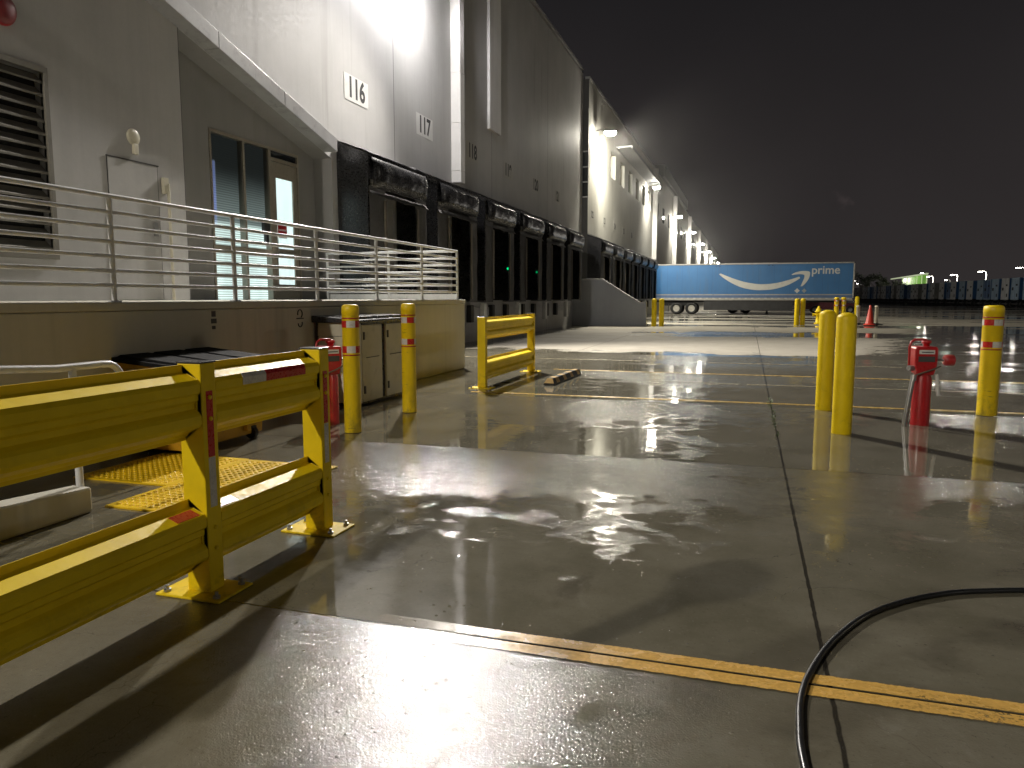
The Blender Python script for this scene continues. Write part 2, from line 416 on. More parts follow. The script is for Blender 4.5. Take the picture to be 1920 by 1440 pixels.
def line_mat(name, col, fade_x=None, wear=.5):
    k = NT(name); p = k.pos(); x, y, _ = k.xyz()
    n = k.noise(p, 6, 6, .65, .5); b = k.noise(p, 60, 3, .6)
    c = k.mix(k.lin(b, .3, .7), tuple(v*.8 for v in col), tuple(v*1.1 for v in col))
    w = k.math('MAXIMUM', k.sstep(n, .70-wear*.25, .86-wear*.25), k.math('MULTIPLY', k.sstep(k.noise(k.scale(p,(.35,1,1)), 2.1, 5, .7), .52, .66), k.sstep(b, .44, .60, 0., .8)))
    if fade_x is not None: w = k.math('MAXIMUM', w, k.sstep(k.math('ADD', x, k.lin(n,.3,.7,-.2,.2)), fade_x, fade_x+.45, 1., 0.))
    e_ = k.math('SUBTRACT', .084, k.math('ABSOLUTE', k.math('SUBTRACT', y, 2.78)))
    if fade_x is not None: w = k.math('MAXIMUM', w, k.sstep(k.math('ADD', e_, k.lin(k.noise(p, 28, 5, .7), .3, .7, -.005, .005)), .001, .005, 1., 0.))
    k.set(Alpha=k.math('SUBTRACT', 1., k.math('MULTIPLY', w, .93)))
    k.set(Base_Color=c, Roughness=k.lin(n, .3, .7, .16, .36), Normal=k.bump(k.noise(p, 120, 2), .22, .003)); return k.m
M['line'] = line_mat('worn_yellow_line', (.66,.40,.10), fade_x=-1.3, wear=.3)
M['line_thin'] = line_mat('thin_yellow_line', (.55,.37,.11), wear=.55)
M['line_pale'] = line_mat('pale_line', (.38,.33,.22), wear=.75)

# ------------------------------------------------------------------ world, camera
W = bpy.data.worlds.new('World'); S.world = W; W.use_nodes = True
t = W.node_tree; bg = t.nodes['Background']
tc = t.nodes.new('ShaderNodeTexCoord'); sx = t.nodes.new('ShaderNodeSeparateXYZ'); t.links.new(tc.outputs['Generated'], sx.inputs[0])
mr = t.nodes.new('ShaderNodeMapRange'); mr.interpolation_type = 'SMOOTHSTEP'; t.links.new(sx.outputs[2], mr.inputs[0])
mr.inputs[1].default_value = 0.; mr.inputs[2].default_value = .50
mxw = t.nodes.new('ShaderNodeMix'); mxw.data_type = 'RGBA'; t.links.new(mr.outputs[0], mxw.inputs[0])
mxw.inputs[6].default_value = (.0290,.0250,.0250,1); mxw.inputs[7].default_value = (.0085,.0082,.0092,1)
nz = t.nodes.new('ShaderNodeTexNoise'); nz.inputs['Scale'].default_value = 2.2; nz.inputs['Detail'].default_value = 5
t.links.new(tc.outputs['Generated'], nz.inputs['Vector'])
mr2 = t.nodes.new('ShaderNodeMapRange'); t.links.new(nz.outputs[0], mr2.inputs[0]); mr2.inputs[1].default_value = .3; mr2.inputs[2].default_value = .7; mr2.inputs[3].default_value = .88; mr2.inputs[4].default_value = 1.14
dn = t.nodes.new('ShaderNodeVectorMath'); dn.operation = 'DOT_PRODUCT'; t.links.new(tc.outputs['Generated'], dn.inputs[0]); dn.inputs[1].default_value = Vector((.11,1.11,.122)).normalized()
nc = t.nodes.new('ShaderNodeTexNoise'); nc.inputs['Scale'].default_value = 38; nc.inputs['Detail'].default_value = 5; t.links.new(tc.outputs['Generated'], nc.inputs['Vector'])
ad = t.nodes.new('ShaderNodeMath'); ad.operation = 'MULTIPLY_ADD'; t.links.new(nc.outputs[0], ad.inputs[0]); ad.inputs[1].default_value = .0012; t.links.new(dn.outputs['Value'], ad.inputs[2])
mc = t.nodes.new('ShaderNodeMapRange'); mc.interpolation_type = 'SMOOTHSTEP'; t.links.new(ad.outputs[0], mc.inputs[0]); mc.inputs[1].default_value = 1.00045; mc.inputs[2].default_value = 1.0008; mc.inputs[4].default_value = .32
mxc = t.nodes.new('ShaderNodeMix'); mxc.data_type = 'RGBA'; t.links.new(mc.outputs[0], mxc.inputs[0]); t.links.new(mxw.outputs[2], mxc.inputs[6]); mxc.inputs[7].default_value = (.10,.075,.075,1)
t.links.new(mxc.outputs[2], bg.inputs[0]); t.links.new(mr2.outputs[0], bg.inputs[1])

cam = bpy.data.cameras.new('Camera'); co = bpy.data.objects.new('Camera', cam); COL.objects.link(co)
cam.sensor_width = 36; cam.lens = 36*1400/1920; cam.clip_start = .05; cam.clip_end = 4000
co.location = (0,0,1.4); co.rotation_euler = (R(90-6.6006), 0, R(17.4496))
S.camera = co

# ------------------------------------------------------------------ the yard
ys = sorted(set(JY)); xs = [-600, -40, -12, 0, 12, 40, 600]
V = []; F = []; SW = []
rows = [-200] + ys + [140, 3000]
for y in rows:
    for x in xs: V.append((x,y,0))
nx = len(xs)
for j in range(len(rows)-1):
    for i in range(nx-1): F.append((j*nx+i, j*nx+i+1, (j+1)*nx+i+1, (j+1)*nx+i))
me = bpy.data.meshes.new('pavement'); me.from_pydata(V, [], F); me.materials.append(M['ground'])
a = me.attributes.new('saw', 'FLOAT', 'CORNER')
vals = []
for pi, pl in enumerate(me.polygons):
    j = pi//(nx-1)
    for li in pl.loop_indices:
        r = me.loops[li].vertex_index//nx
        vals.append(.35 if j in (0, len(rows)-2, len(rows)-3) else (0. if r == j else 1.))
a.data.foreach_set('value', vals)
pav = bpy.data.objects.new('pavement', me); COL.objects.link(pav); tag(pav, kind='structure')

def sheet(name, mat, rects, z=.004):
    m = MB()
    for (x0,x1,y0,y1) in rects: m.add([(x0,y0,z),(x1,y0,z),(x1,y1,z),(x0,y1,z)], [(0,1,2,3)])
    return tag(m.build(name, mat), kind='structure')
sheet('road_marking', M['line'], [(-1.5,14,2.695,2.772),(-1.5,14,2.788,2.865)])
sheet('road_marking', M['line_thin'], [(-3.9,16,10.34,10.45),(-3.6,16,14.12,14.22)])
sheet('road_marking', M['line_pale'], [(-1.5,20,12.56,12.64),(-6.5,3,16.6,16.68)])

# yellow tactile warning mat at the foot of the ramp
pm = MB(); pm.box(-4.08,-3.2,3.85,5.36,.0,.012); pm.box(-4.98,-4.083,4.42,5.38,.0,.012)
pad = thing('tactile_mat', 'yellow studded warning mat on the wet floor behind the guard rail', 'tactile mat')
pm.build('base', M['pad'], pad)
st = MB()
for (x0,x1,y0,y1) in ((-4.05,-3.22,3.88,5.34),(-4.95,-4.1,4.45,5.35)):
    nxx = int((x1-x0)/.055); nyy = int((y1-y0)/.055)
    for i in range(nxx):
        for j in range(nyy):
            cx, cy = x0+(i+.5)*.055, y0+(j+.5)*.055
            st.lathe([(.017,.012),(.015,.017),(.009,.0185)], cx, cy, 8)
st.build('studs', M['pad'], pad)

# ------------------------------------------------------------------ warehouse
def wall_cells(m, x, y0, y1, z0, z1, holes, depth=.25):
    """sheet facing +X with rectangular openings (ya,yb,za,zb) and their reveals"""
    Y = sorted({y0,y1,*[h[0] for h in holes],*[h[1] for h in holes]}); Z = sorted({z0,z1,*[h[2] for h in holes],*[h[3] for h in holes]})
    for i in range(len(Y)-1):
        for j in range(len(Z)-1):
            cy, cz = (Y[i]+Y[i+1])/2, (Z[j]+Z[j+1])/2
            if any(h[0]<cy<h[1] and h[2]<cz<h[3] for h in holes): continue
            m.add([(x,Y[i],Z[j]),(x,Y[i+1],Z[j]),(x,Y[i+1],Z[j+1]),(x,Y[i],Z[j+1])], [(0,1,2,3)])
    for a,b,c,d in holes:
        xb = x-depth
        m.add([(x,a,c),(xb,a,c),(xb,b,c),(x,b,c)], [(3,2,1,0)]); m.add([(x,a,d),(xb,a,d),(xb,b,d),(x,b,d)], [(0,1,2,3)])
        m.add([(x,a,c),(xb,a,c),(xb,a,d),(x,a,d)], [(0,1,2,3)]); m.add([(x,b,c),(xb,b,c),(xb,b,d),(x,b,d)], [(3,2,1,0)])
XF = -8.43; XR = -8.85
def zdiag(y): return 5.47-.27*(y-9.86)
NB = 6; BAY = 3.66; Y0 = 14.41
wh = thing('warehouse', 'long grey concrete warehouse with a row of numbered loading docks along its wall', 'warehouse')
m = MB()
louv = (5.55,7.42,1.95,4.16)
wall_cells(m, XF, -14, 9.84, 0, 13, [louv], .12)
door_holes = [(Y0+BAY*n+.32, Y0+BAY*n+2.62, 1.25, 4.05) for n in range(NB)]
wall_cells(m, XF, 14.2, 39, 0, 12.75, door_holes, .3)
m.add([(XF,9.84,zdiag(9.84)),(XF,14.2,zdiag(14.2)),(XF,14.2,12.75),(XF,9.84,13)], [(0,1,2,3)])
m.add([(XF,9.84,0),(XF,9.84,1.3),(XF,14.2,1.3),(XF,14.2,0)], [(3,2,1,0)])
m.add([(XF-20,-14,13),(XF,-14,13),(XF,9.84,13),(XF-20,9.84,13)], [(0,1,2,3)])
m.add([(XF-20,9.84,13),(XF,9.84,13),(XF,39,12.75),(XF-20,39,12.75)], [(0,1,2,3)])
m.build('wall', M['wall'], wh)
m = MB(); m.box(XF-.2,XF+.04,-14,9.83,13.,13.12); m.box(XF-.2,XF+.04,9.84,39,12.88,13.0)
m.build('coping', M['fascia'], wh)
# recessed entrance
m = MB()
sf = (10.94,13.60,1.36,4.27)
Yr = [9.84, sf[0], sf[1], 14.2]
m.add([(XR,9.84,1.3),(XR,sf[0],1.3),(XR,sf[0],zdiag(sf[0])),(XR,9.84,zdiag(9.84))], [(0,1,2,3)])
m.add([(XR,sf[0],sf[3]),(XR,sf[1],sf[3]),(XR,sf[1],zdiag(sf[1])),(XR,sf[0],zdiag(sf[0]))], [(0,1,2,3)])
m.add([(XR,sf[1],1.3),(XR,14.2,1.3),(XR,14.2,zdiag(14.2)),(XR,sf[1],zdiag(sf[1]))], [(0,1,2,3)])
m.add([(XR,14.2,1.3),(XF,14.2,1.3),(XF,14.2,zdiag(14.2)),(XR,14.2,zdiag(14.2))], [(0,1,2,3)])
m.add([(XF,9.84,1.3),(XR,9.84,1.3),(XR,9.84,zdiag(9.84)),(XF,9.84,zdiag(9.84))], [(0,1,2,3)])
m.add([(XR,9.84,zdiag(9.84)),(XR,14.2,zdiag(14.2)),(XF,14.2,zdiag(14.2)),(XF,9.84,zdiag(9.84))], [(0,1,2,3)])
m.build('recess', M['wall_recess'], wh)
# sloping fascia, cut into lengths with open joints
m = MB(); y = 5.0
for L in (1.9,1.9,1.6,1.75,1.8):
    a_, b_ = y+.006, min(y+L-.006, 13.95)
    m.prism([(a_,zdiag(a_)),(b_,zdiag(b_)),(b_,zdiag(b_)+.26),(a_,zdiag(a_)+.26)], 'x', XF+.002, XF+.30)
    y += L
m.build('fascia', M['fascia'], wh, bevel=.006)
# storefront
sfo = MB(); f = .05
XS = XR-.03
for (a_,b_,c_,d_) in ((sf[0],sf[1],4.22,4.27),(sf[0],sf[0]+f,1.36,4.22),(sf[1]-f,sf[1],1.36,4.22),(11.83,11.88,1.36,4.22),(12.60,12.67,1.36,4.22),
                      (sf[0]+f,11.83,2.22,2.32),(11.88,12.60,2.22,2.32),(12.67,sf[1]-f,4.02,4.09)):
    sfo.box(XS-.10, XS+.045, a_, b_, c_, d_)
so = sfo.build('storefront', M['alu'], wh, bevel=.004)
p_ = MB(); 
for (a_,b_,c_,d_) in ((sf[0]+f,11.83,1.36,2.22),(sf[0]+f,11.83,2.32,4.22),(11.88,12.60,1.36,2.22),(11.88,12.60,2.32,4.22)): p_.add([(XS,a_,c_),(XS,b_,c_),(XS,b_,d_),(XS,a_,d_)],[(0,1,2,3)])
p_.build('pane', M['pane'], so)
p_ = MB(); p_.box(XS-.01,XS,12.67,sf[1]-f,4.09,4.22); p_.build('transom_pane', M['glass'], so)
b_ = MB(); b_.box(XS-.09,XS-.08,sf[0]+.01,12.62,1.36,4.22); b_.build('blind', M['blind'], so)
d_ = MB()
for (a,b,c,e) in ((12.68,12.83,1.37,4.01),(13.40,13.54,1.37,4.01),(12.83,13.40,3.72,4.01),(12.83,13.40,1.37,1.66),(12.83,13.40,2.26,2.36)): d_.box(XS-.03,XS+.03,a,b,c,e)
do = d_.build('door', M['alu'], wh, bevel=.004)
d_ = MB(); d_.box(XS-.012,XS,12.83,13.40,1.66,2.26); d_.box(XS-.012,XS,12.83,13.40,2.36,3.72); d_.build('pane', M['frost'], do)
d_ = MB(); d_.tube([(XS+.03,12.76,2.25),(XS+.09,12.76,2.25),(XS+.09,12.76,2.6),(XS+.03,12.76,2.6)], .012, 8); d_.build('handle', M['steel'], do)
nt = thing('door_notice', 'small dark red notice stuck on the frosted glass door', 'notice', (XS+.006,13.0,2.72))
MB().box(0,.003,-.13,.17,-.10,.10).build('sheet', M['dark_red'], nt); MB().box(0,.0035,-.13,.17,-.15,-.103).build('strip', M['white'], nt)
MB().box(.0035,.005,-.10,.14,-.01,.02).build('text_line', M['white_tape'], nt)
cr = thing('card_reader', 'black card reader box on the storefront frame', 'card reader', (XS+.05,12.44,2.72))
MB().box(-.045,.03,-.09,.09,-.09,.12).build('reader', M['dark_frame'], cr, bevel=.01); MB().box(-.045,.02,-.03,.05,-.30,-.10).build('intercom', M['dark_frame'], cr, bevel=.006)
# louvre
m = MB(); a,b,c,e = louv
for q in ((a-.06,b+.06,e,e+.07),(a-.06,b+.06,c-.07,c),(a-.06,a,c,e),(b,b+.06,c,e)): m.box(XF-.04,XF+.035,*q)
lo = m.build('louvre', M['slat'], wh, bevel=.004)
m = MB()
for i in range(14):
    z = c+.05+i*.157
    m.prism([(XF-.115,z+.10),(XF-.105,z+.11),(XF+.005,z+.012),(XF+.005,z-.012),(XF-.002,z-.012)], 'y', a, b)
m.build('slat', M['slat'], lo)
MB().box(XF-.13,XF-.12,a,b,c,e).build('backing', M['gap'], lo)
# flush service door on the wall
m = MB(); m.box(XF,XF+.012,8.35,9.25,1.38,3.32); dd = m.build('door', M['wall'], wh)
m = MB(); m.box(XF+.001,XF+.006,8.335,8.347,1.38,3.33); m.box(XF+.001,XF+.016,8.33,9.28,3.325,3.342); m.box(XF+.001,XF+.006,9.253,9.266,1.38,3.33); m.build('door_gap', M['curtain'], wh)
m = MB(); m.box(XF+.012,XF+.03,9.12,9.2,2.3,2.5); m.tube([(XF+.03,9.16,2.38),(XF+.07,9.16,2.38),(XF+.07,9.05,2.38)], .01, 8); m.build('handle', M['steel'], dd)
# pilaster by bay 117
m = MB()
zz = [4.75,5.09,6.45,7.85,9.25,10.65,12.05,13.1]
for i in range(len(zz)-1): m.box(XF+.001, XF+.30, 20.9, 21.22, zz[i]+.008, zz[i+1]-.008)
m.box(XF+.001, XF+.285, 20.915, 21.205, 4.75, 13.1)
m.build('pilaster', M['pilaster'], wh, bevel=.004)
# tall pale panel between 118 and 119
m = MB(); m.box(XF+.001,XF+.10,24.1,25.25,6.95,13.2); m.build('wall_panel', M['pilaster'], wh, bevel=.006)

# far, lit part of the building
XL = -8.13
m = MB(); YW = [45.6+3.5*i for i in range(6)]
wins = [(y,y+1.7,8.62,10.1) for y in YW]
bays2 = [39.0+BAY*i for i in range(7)]
holes = wins + [(b+.32,b+2.62,1.25,4.05) for b in bays2]
wall_cells(m, XL, 39, 66.5, 0, 12.5, holes, .3)
cw = (39.0,40.1,6.6,8.95)
m.add([(XF,39,0),(XL,39,0),(XL,39,12.5),(XF,39,12.5)], [(0,1,2,3)])
m.add([(XF-20,39,12.5),(XL,39,12.5),(XL,66.5,12.5),(XF-20,66.5,12.5)], [(0,1,2,3)])
m.build('wall', M['wall_lit'], wh)
m = MB(); m.box(XL-.2,XL+.05,39.01,66.5,12.5,12.62); m.build('coping', M['fascia'], wh)
for i, y in enumerate(YW):
    w_ = MB(); w_.box(XL-.26,XL-.22,y,y+1.7,8.62,10.1); w = w_.build('window', M['glass'], wh)
    q = MB()
    for r_ in ((y,y+.06,8.62,10.1),(y+1.64,y+1.7,8.62,10.1),(y+.06,y+1.64,8.62,8.68),(y+.06,y+1.64,10.04,10.1)): q.box(XL-.24,XL-.17,*r_)
    q.build('frame', M['alu'], w)
w_ = MB(); w_.box(XF+.03,XL-.03,38.985,38.997,6.6,8.9); w = w_.build('window', M['glass'], wh)
for z in (6.6,7.36,8.12,8.9): MB().box(XF+.02,XL-.02,38.97,38.984,z-.03,z+.03).build('mullion', M['white'], w)
# eyebrow canopy over the windows
m = MB(); m.box(XL+.001,XL+1.0,47.5,63.9,10.62,10.74); m.box(XL+.94,XL+1.001,47.5,63.9,10.54,10.619)
m.build('canopy', M['stair_conc'], wh, bevel=.01)
# the building carries on
XL2 = -8.3
m = MB(); secs = [(66.5,86.5,12.5,-8.18),(86.5,104,12.52,-8.14),(104,126,12.5,-8.2),(126,150,12.54,-8.15),(150,176,12.5,-8.2),(176,213,12.7,-8.15)]
for (a,b,h,x) in secs:
    m.box(x-20, x, a+.002, b-.002, 0, h)
m.build('wall', M['wall_lit'], wh)
m = MB()
for (a,b,h,x) in secs: m.box(x-.3,x+.06,a+.01,b-.01,h,h+.14)
m.build('coping', M['fascia'], wh)
for y in (66.4,85,106.4,128,149.5,171): MB().box(-8.2,-7.75,y,y+.55,4.7,12.4).build('pilaster', M['pilaster'], wh)
m = MB(); m.box(-11,-8.0,74,103,12.9,14.0); m.build('roof_screen', M['stair_conc'], wh)
for i, (a,b,h,x) in enumerate(secs[:4]):
    for jx in range(3):
        y = a+3+jx*5
        w_ = MB(); w_.box(x+.001,x+.02,y,y+1.5,8.6,10.0); w = w_.build('window', M['glass'], wh)
# downpipe, conduit on the near wall
m = MB(); m.tube([(XF+.05,9.42,1.36),(XF+.05,9.42,3.1)], .022, 8); m.tube([(XF,9.42,3.1),(XF+.05,9.42,3.1)], .022, 8)
m.box(XF,XF+.06,9.33,9.42,2.95,3.18); m.build('conduit', M['cream'], wh)
strobe = thing('wall_strobe', 'round cream fire alarm strobe above the flush service door', 'strobe', (XF,8.83,3.67))
m = MB(); m.lathe([(.115,0),(.115,.02),(.10,.035),(.05,.048),(.0005,.05)], 0, 0, 20)
o = m.build('dome', M['cream'], strobe); o.rotation_euler = (0,R(90),0)
MB().box(0,.05,-.03,.05,-.24,-.10).build('backbox', M['cream'], strobe, bevel=.01)
bell = thing('alarm_bell', 'round red fire alarm bell high on the near wall above the louvre', 'bell', (XF,6.93,4.74))
m = MB(); m.lathe([(.16,.02),(.17,.05),(.15,.08),(.08,.10),(.03,.105),(.0005,.106)], 0, 0, 24); o = m.build('gong', surf('bell_red', (.17,.012,.014), .5, .2, 8, dirt=.4), bell); o.rotation_euler = (0,R(90),0)
m = MB(); m.lathe([(.18,.0),(.185,.025),(.175,.045)], 0, 0, 24); o = m.build('rim', M['dark_red'], bell); o.rotation_euler = (0,R(90),0)

# ------------------------------------------------------------------ dock shelters
def fabric(fn, nu, nv, amp, sc, seed, ax=(1,0,0)):
    m = MB()
    def g(u,v):
        p = Vector(fn(u,v)); e = min(1, 6*u, 6*(1-u), 6*v, 6*(1-v))
        d = mnoise.fractal(Vector((p.x*sc+seed,p.y*sc,p.z*sc*1.3)), 1., 2., 4)*amp*(.35+.65*e)
        return tuple(p+Vector(ax)*d)
    m.grid(g, nu, nv); return m
def make_shelter(seed, group):
    D = .75; Wd = 2.94; ZB = 1.36
    t = thing('dock_shelter', '', 'dock shelter', group=group)
    # side frames
    for y0 in (0, Wd-.14):
        m = MB(); m.box(0.002, D-.03, y0, y0+.14, ZB-.05, 4.3); m.build('side_frame', M['vinyl'], t, bevel=.01)
    # front curtains
    for (a,b) in ((.0,.72),(Wd-.62,Wd)):
        f = fabric(lambda u,v: (D+.0, a+(b-a)*u, ZB-.1+(3.75-ZB+.1)*v), 14, 30, .035, 1.6, seed+a*3)
        f.build('side_curtain', M['curtain'], t)
        g = MB(); yy = b-.10 if a < .1 else a
        g.box(D+.02, D+.05, yy, yy+.1, ZB, 3.5)
        g.build('guard_strip', M['guard'], t, bevel=.008)
    # header: sloped roof flap, front pad and head roll
    m = fabric(lambda u,v: (D*1.03*v, -.02+(Wd+.04)*u, 4.72-.29*v), 40, 8, .05, 2.6, seed+9, (0,0,1))
    m.build('roof_flap', M['vinyl'], t)
    m = MB()
    for (y0, y1) in ((0.001,.02),(Wd-.02,Wd-.001)):
        m.prism([(0.002,3.72),(D-.01,3.72),(D-.01,4.40),(0.002,4.68)], 'y', y0, y1)
    m.prism([(D-.05,3.9),(D-.0,3.9),(D-.0,4.42),(D-.05,4.42)], 'y', .02, Wd-.02)
    m.build('header_box', M['vinyl'], t)
    def pad(u,v):
        e = min(1, 9*u, 9*(1-u)); w = min(1, 5*v, 6*(1-v))
        return (D+.03+.13*(e*w)**.5+.04*math.sin(v*3.1), .10+(Wd-.2)*u, 3.72+.62*v)
    m = fabric(pad, 40, 16, .018, 2.6, seed+4); m.build('head_pad', M['vinyl'], t)
    m = fabric(lambda u,v: (D-.12+.20*math.sin(v*2.6), .02+(Wd-.04)*u, 3.78-.20*math.sin(v*2.9)-.06*v), 30, 8, .03, 3, seed+2, (0,0,1))
    m.build('head_roll', M['curtain'], t)
    # dock door, leveller lip, bumpers
    m = MB()
    for i in range(6): m.box(-.26,-.22, .32, 2.62, 1.26+i*.47, 1.26+i*.47+.46)
    m.build('dock_door', M['dock_leaf'], t)
    for y in (.30, 2.36):
        m = MB(); m.box(.002,.16, y, y+.28, .62, 1.16); m.build('bumper', M['black_rubber'], t, bevel=.02)
    m = MB(); m.box(.002,.10,.75,2.20,.80,1.08); m.build('leveller_lip', M['fascia'], t, bevel=.01)
    m = MB(); m.box(D-.20,D-.05,.05,.30,.55,1.22); m.build('bottom_pad', M['white'], t, bevel=.02)
    return t
grp = 'dock shelters along the warehouse wall'
sh = make_shelter(1., grp); sh2 = make_shelter(17., grp)
words = ['first black dock shelter beside the platform under sign 116','second black dock shelter, under sign 117','third black dock shelter, under sign 118',
         'fourth black dock shelter, under sign 119','fifth black dock shelter, under sign 120','last dark dock shelter before the lit far facade, under sign 121']
for n in range(NB):
    src = (sh, sh2)[n%2]
    o = src if n < 2 else dup(src)
    o.location = (XF, Y0+BAY*n, 0); o['label'] = words[n]
for n in range(7):
    o = dup((sh, sh2)[n%2], (XL, bays2[n], 0), 'small distant black dock shelter along the brightly lit far facade' if n < 5 else 'distant black dock shelter beside the parked blue trailer')
# signal lights
for n, y in ((2, Y0+BAY*2+2.79-.012), (3, Y0+BAY*3+2.79-.012)):
    t_ = thing('signal_light', ['','','bright green signal light in the third dock bay','dim green signal light in the fourth dock bay'][n], 'signal light', (-7.84, y, 2.38))
    MB().box(-.07,.07,-.03,.0,-.12,.12).build('housing', M['dark_frame'], t_)
    m = MB(); m.lathe([(.042,0),(.03,.015),(.0005,.02)], 0, 0, 14); o = m.build('lens', emit('green_lens'+str(n), (.0,.9,.25), [0,0,1.1,.35][n]), t_); o.rotation_euler = (R(90),0,0); o.location = (0,-.03,0)

# ------------------------------------------------------------------ number signs
for i in range(6):
    num = str(116+i); y = 15.33+3.67*i
    t_ = thing('number_sign', 'white sign with black number '+num+' high on the wall', 'number sign', (XF+.004, y, 5.94), group='dock number signs')
    MB().box(0,.002,-.535,.535,-.275,.275).build('panel', M['white'] if i < 2 else M['wall_lit'], t_)  # later panels take the duller wall tone: shade put into their colour
    text_mesh(num, .60, 'numerals', M['digits'], t_, M_wallx(.0035, 0, 0), .001, .018, .86)
for i in range(5):
    num = str(122+i); y = 39.85+3.55*i
    t_ = thing('number_sign', 'small far sign with black number '+num+' on the lit facade', 'number sign', (XL+.004, y+.3, 5.8), group='dock number signs')
    MB().box(0,.006,-.5,.5,-.275,.275).build('panel', M['wall_lit'], t_)
    text_mesh(num, .5, 'numerals', M['digits'], t_, M_wallx(.0085, 0, 0), .0015, .01, .9)

# ------------------------------------------------------------------ wall lamps
M['lens'] = emit('lit_lamp_lens', (1.,.94,.80), 260.)
M['lens_cool'] = emit('lit_lamp_lens_cool', (1.,.97,.95), 420.)
def make_lamp(lens, reach=.0):
    t = thing('wall_lamp', '', 'wall lamp', group='wall lamps along the warehouse')
    m = MB(); m.box(0,.04,-.12,.12,-.1,.25); m.tube([(.03,0,.15),(.35,0,.22),(.62,0,.17)], .03, 8); m.build('arm', M['lamp_body'], t)
    m = MB(); m.prism([(.5,.20),(.62,.24),(1.10,.14),(1.14,.06),(.5,.06)], 'y', -.21, .21); m.build('housing', M['lamp_body'], t, bevel=.015)
    m = MB(); m.prism([(.54,.058),(1.10,.058),(1.06,-.05),(.98,-.10),(.66,-.10),(.58,-.05)], 'y', -.19, .19); m.build('lens', lens, t)
    return t
lampA = make_lamp(M['lens_cool']); lampB = make_lamp(M['lens'])
def light(name, loc, power, col, rad=.16, parent=None):
    l = bpy.data.lights.new(name, 'POINT'); l.energy = power; l.color = col; l.shadow_soft_size = rad
    o = bpy.data.objects.new(name, l); COL.objects.link(o); o.location = loc
    return o
def throw(loc, power, col, aim=(.62,.0,-.78), rad=.16):
    """forward-throw optic of a wall lamp: most of its light goes out over the yard"""
    l = bpy.data.lights.new('wall_lamp_throw', 'SPOT'); l.energy = power; l.color = col; l.shadow_soft_size = rad
    l.spot_size = R(136); l.spot_blend = .45
    o = bpy.data.objects.new('wall_lamp_throw', l); COL.objects.link(o); o.location = loc
    o.rotation_euler = Vector(aim).to_track_quat('-Z','Y').to_euler(); return o
def wash(loc, power, col, aim=(-.35,.30,-.9), size=128, blend=.6):
    """the part of a lamp's light that falls back on its own wall"""
    l = bpy.data.lights.new('wall_lamp_wash', 'SPOT'); l.energy = power; l.color = col; l.shadow_soft_size = .12
    l.spot_size = R(size); l.spot_blend = blend
    o = bpy.data.objects.new('wall_lamp_wash', l); COL.objects.link(o); o.location = loc
    o.rotation_euler = Vector(aim).to_track_quat('-Z','Y').to_euler(); return o
P2 = 9600.
lampA.location = (XF, 17.6, 9.35); lampA['label'] = 'wall lamp high above signs 116 and 117'
wash((XF+1.15, 17.6, 9.25), 400., (1.,.945,.955), (.16,-.80,-.60), 118, 1.)
wash((XF+1.15, 17.6, 9.25), 90., (1.,.945,.955), (.05,.25,-.96), 104, 1.)
wash((XF+.85, 17.7, 9.25), 2000., (1.,.96,.97), (.02,.99,-.06), 40, .8)
throw((XF+1.0, 17.6, 9.22), P2*1.2, (1.,.94,.86), (.72,-.40,-.57))
lampB.location = (XL, 40.7, 10.1); lampB['label'] = 'brightest lit wall lamp at the near end of the far facade'
wash((XL+.8, 40.9, 10.0), 3000., (1.,.95,.76), (-.25,.22,-.94), 118, .5); wash((XL+.85, 41.2, 10.0), 5200., (1.,.95,.78), (-.1,.8,-.55), 120, .8)
throw((XL+.85, 40.9, 10.0), P2*1.3, (1.,.93,.78), (.8,-.15,-.55))
far_l = [(62.3,'lit wall lamp at the end of the window canopy',10.2,.9),(83.5,'third lit wall lamp along the far facade',10.,.8),(105.,'fourth lit wall lamp, beyond the roof screen',10.1,.7),
         (126.6,'one of the tiny farthest lit lamps on the warehouse',10.,.7),(148.,'one of the tiny farthest lit lamps on the warehouse',10.,.7),(170.,'one of the tiny farthest lit lamps on the warehouse',9.9,.6),(192.,'one of the tiny farthest lit lamps on the warehouse',9.8,.6)]
for (y,lab,z,pw) in far_l:
    dup(lampB, (XL-.05, y, z), lab); wash((XL+.75, y, z-.1), 5600.*pw, (1.,.95,.80), (-.2,.15,-.95), 140, .7)
    if y < 110: throw((XL+.8, y, z-.1), P2*pw, (1.,.93,.8), (.8,0.,-.6))
dup(lampA, (XF, -8.6, 9.9), 'wall lamp on the wall behind the photographer')
light('wall_lamp_light', (XF+.95, -8.6, 9.7), 1450., (1.,.91,.76), .15); throw((XF+.95, -8.6, 9.7), P2*.30, (1.,.90,.74), (.6,.5,-.62), .12)

# ------------------------------------------------------------------ loading platform
pl = thing('loading_platform', 'raised cream concrete platform in front of the glass door', 'platform')
m = MB(); m.box(XF, -5.36, -6, 13.92, 0, 1.28); m.build('wall', M['dock_wall'], pl, bevel=.015)
m = MB(); m.box(XF, -5.34, -6, 13.94, 1.282, 1.36); m.build('slab_edge', M['dock_wall'], pl, bevel=.012)
m = MB()
def ring(y, z, r, a0, a1):
    return [(-5.354, y+r*math.cos(R(a0+(a1-a0)*i/12)), z+r*math.sin(R(a0+(a1-a0)*i/12))) for i in range(13)]
m.tube(ring(8.17,1.20,.05,-60,200), .007, 6); m.build('stencil_mark', M['under'], pl)
m = MB(); m.tube(ring(8.17,1.08,.045,-180,20), .007, 6); m.build('stencil_mark', M['under'], pl)
m = MB(); m.box(-5.3605,-5.352,8.1,8.25,1.135,1.147); m.build('stencil_mark', M['under'], pl)
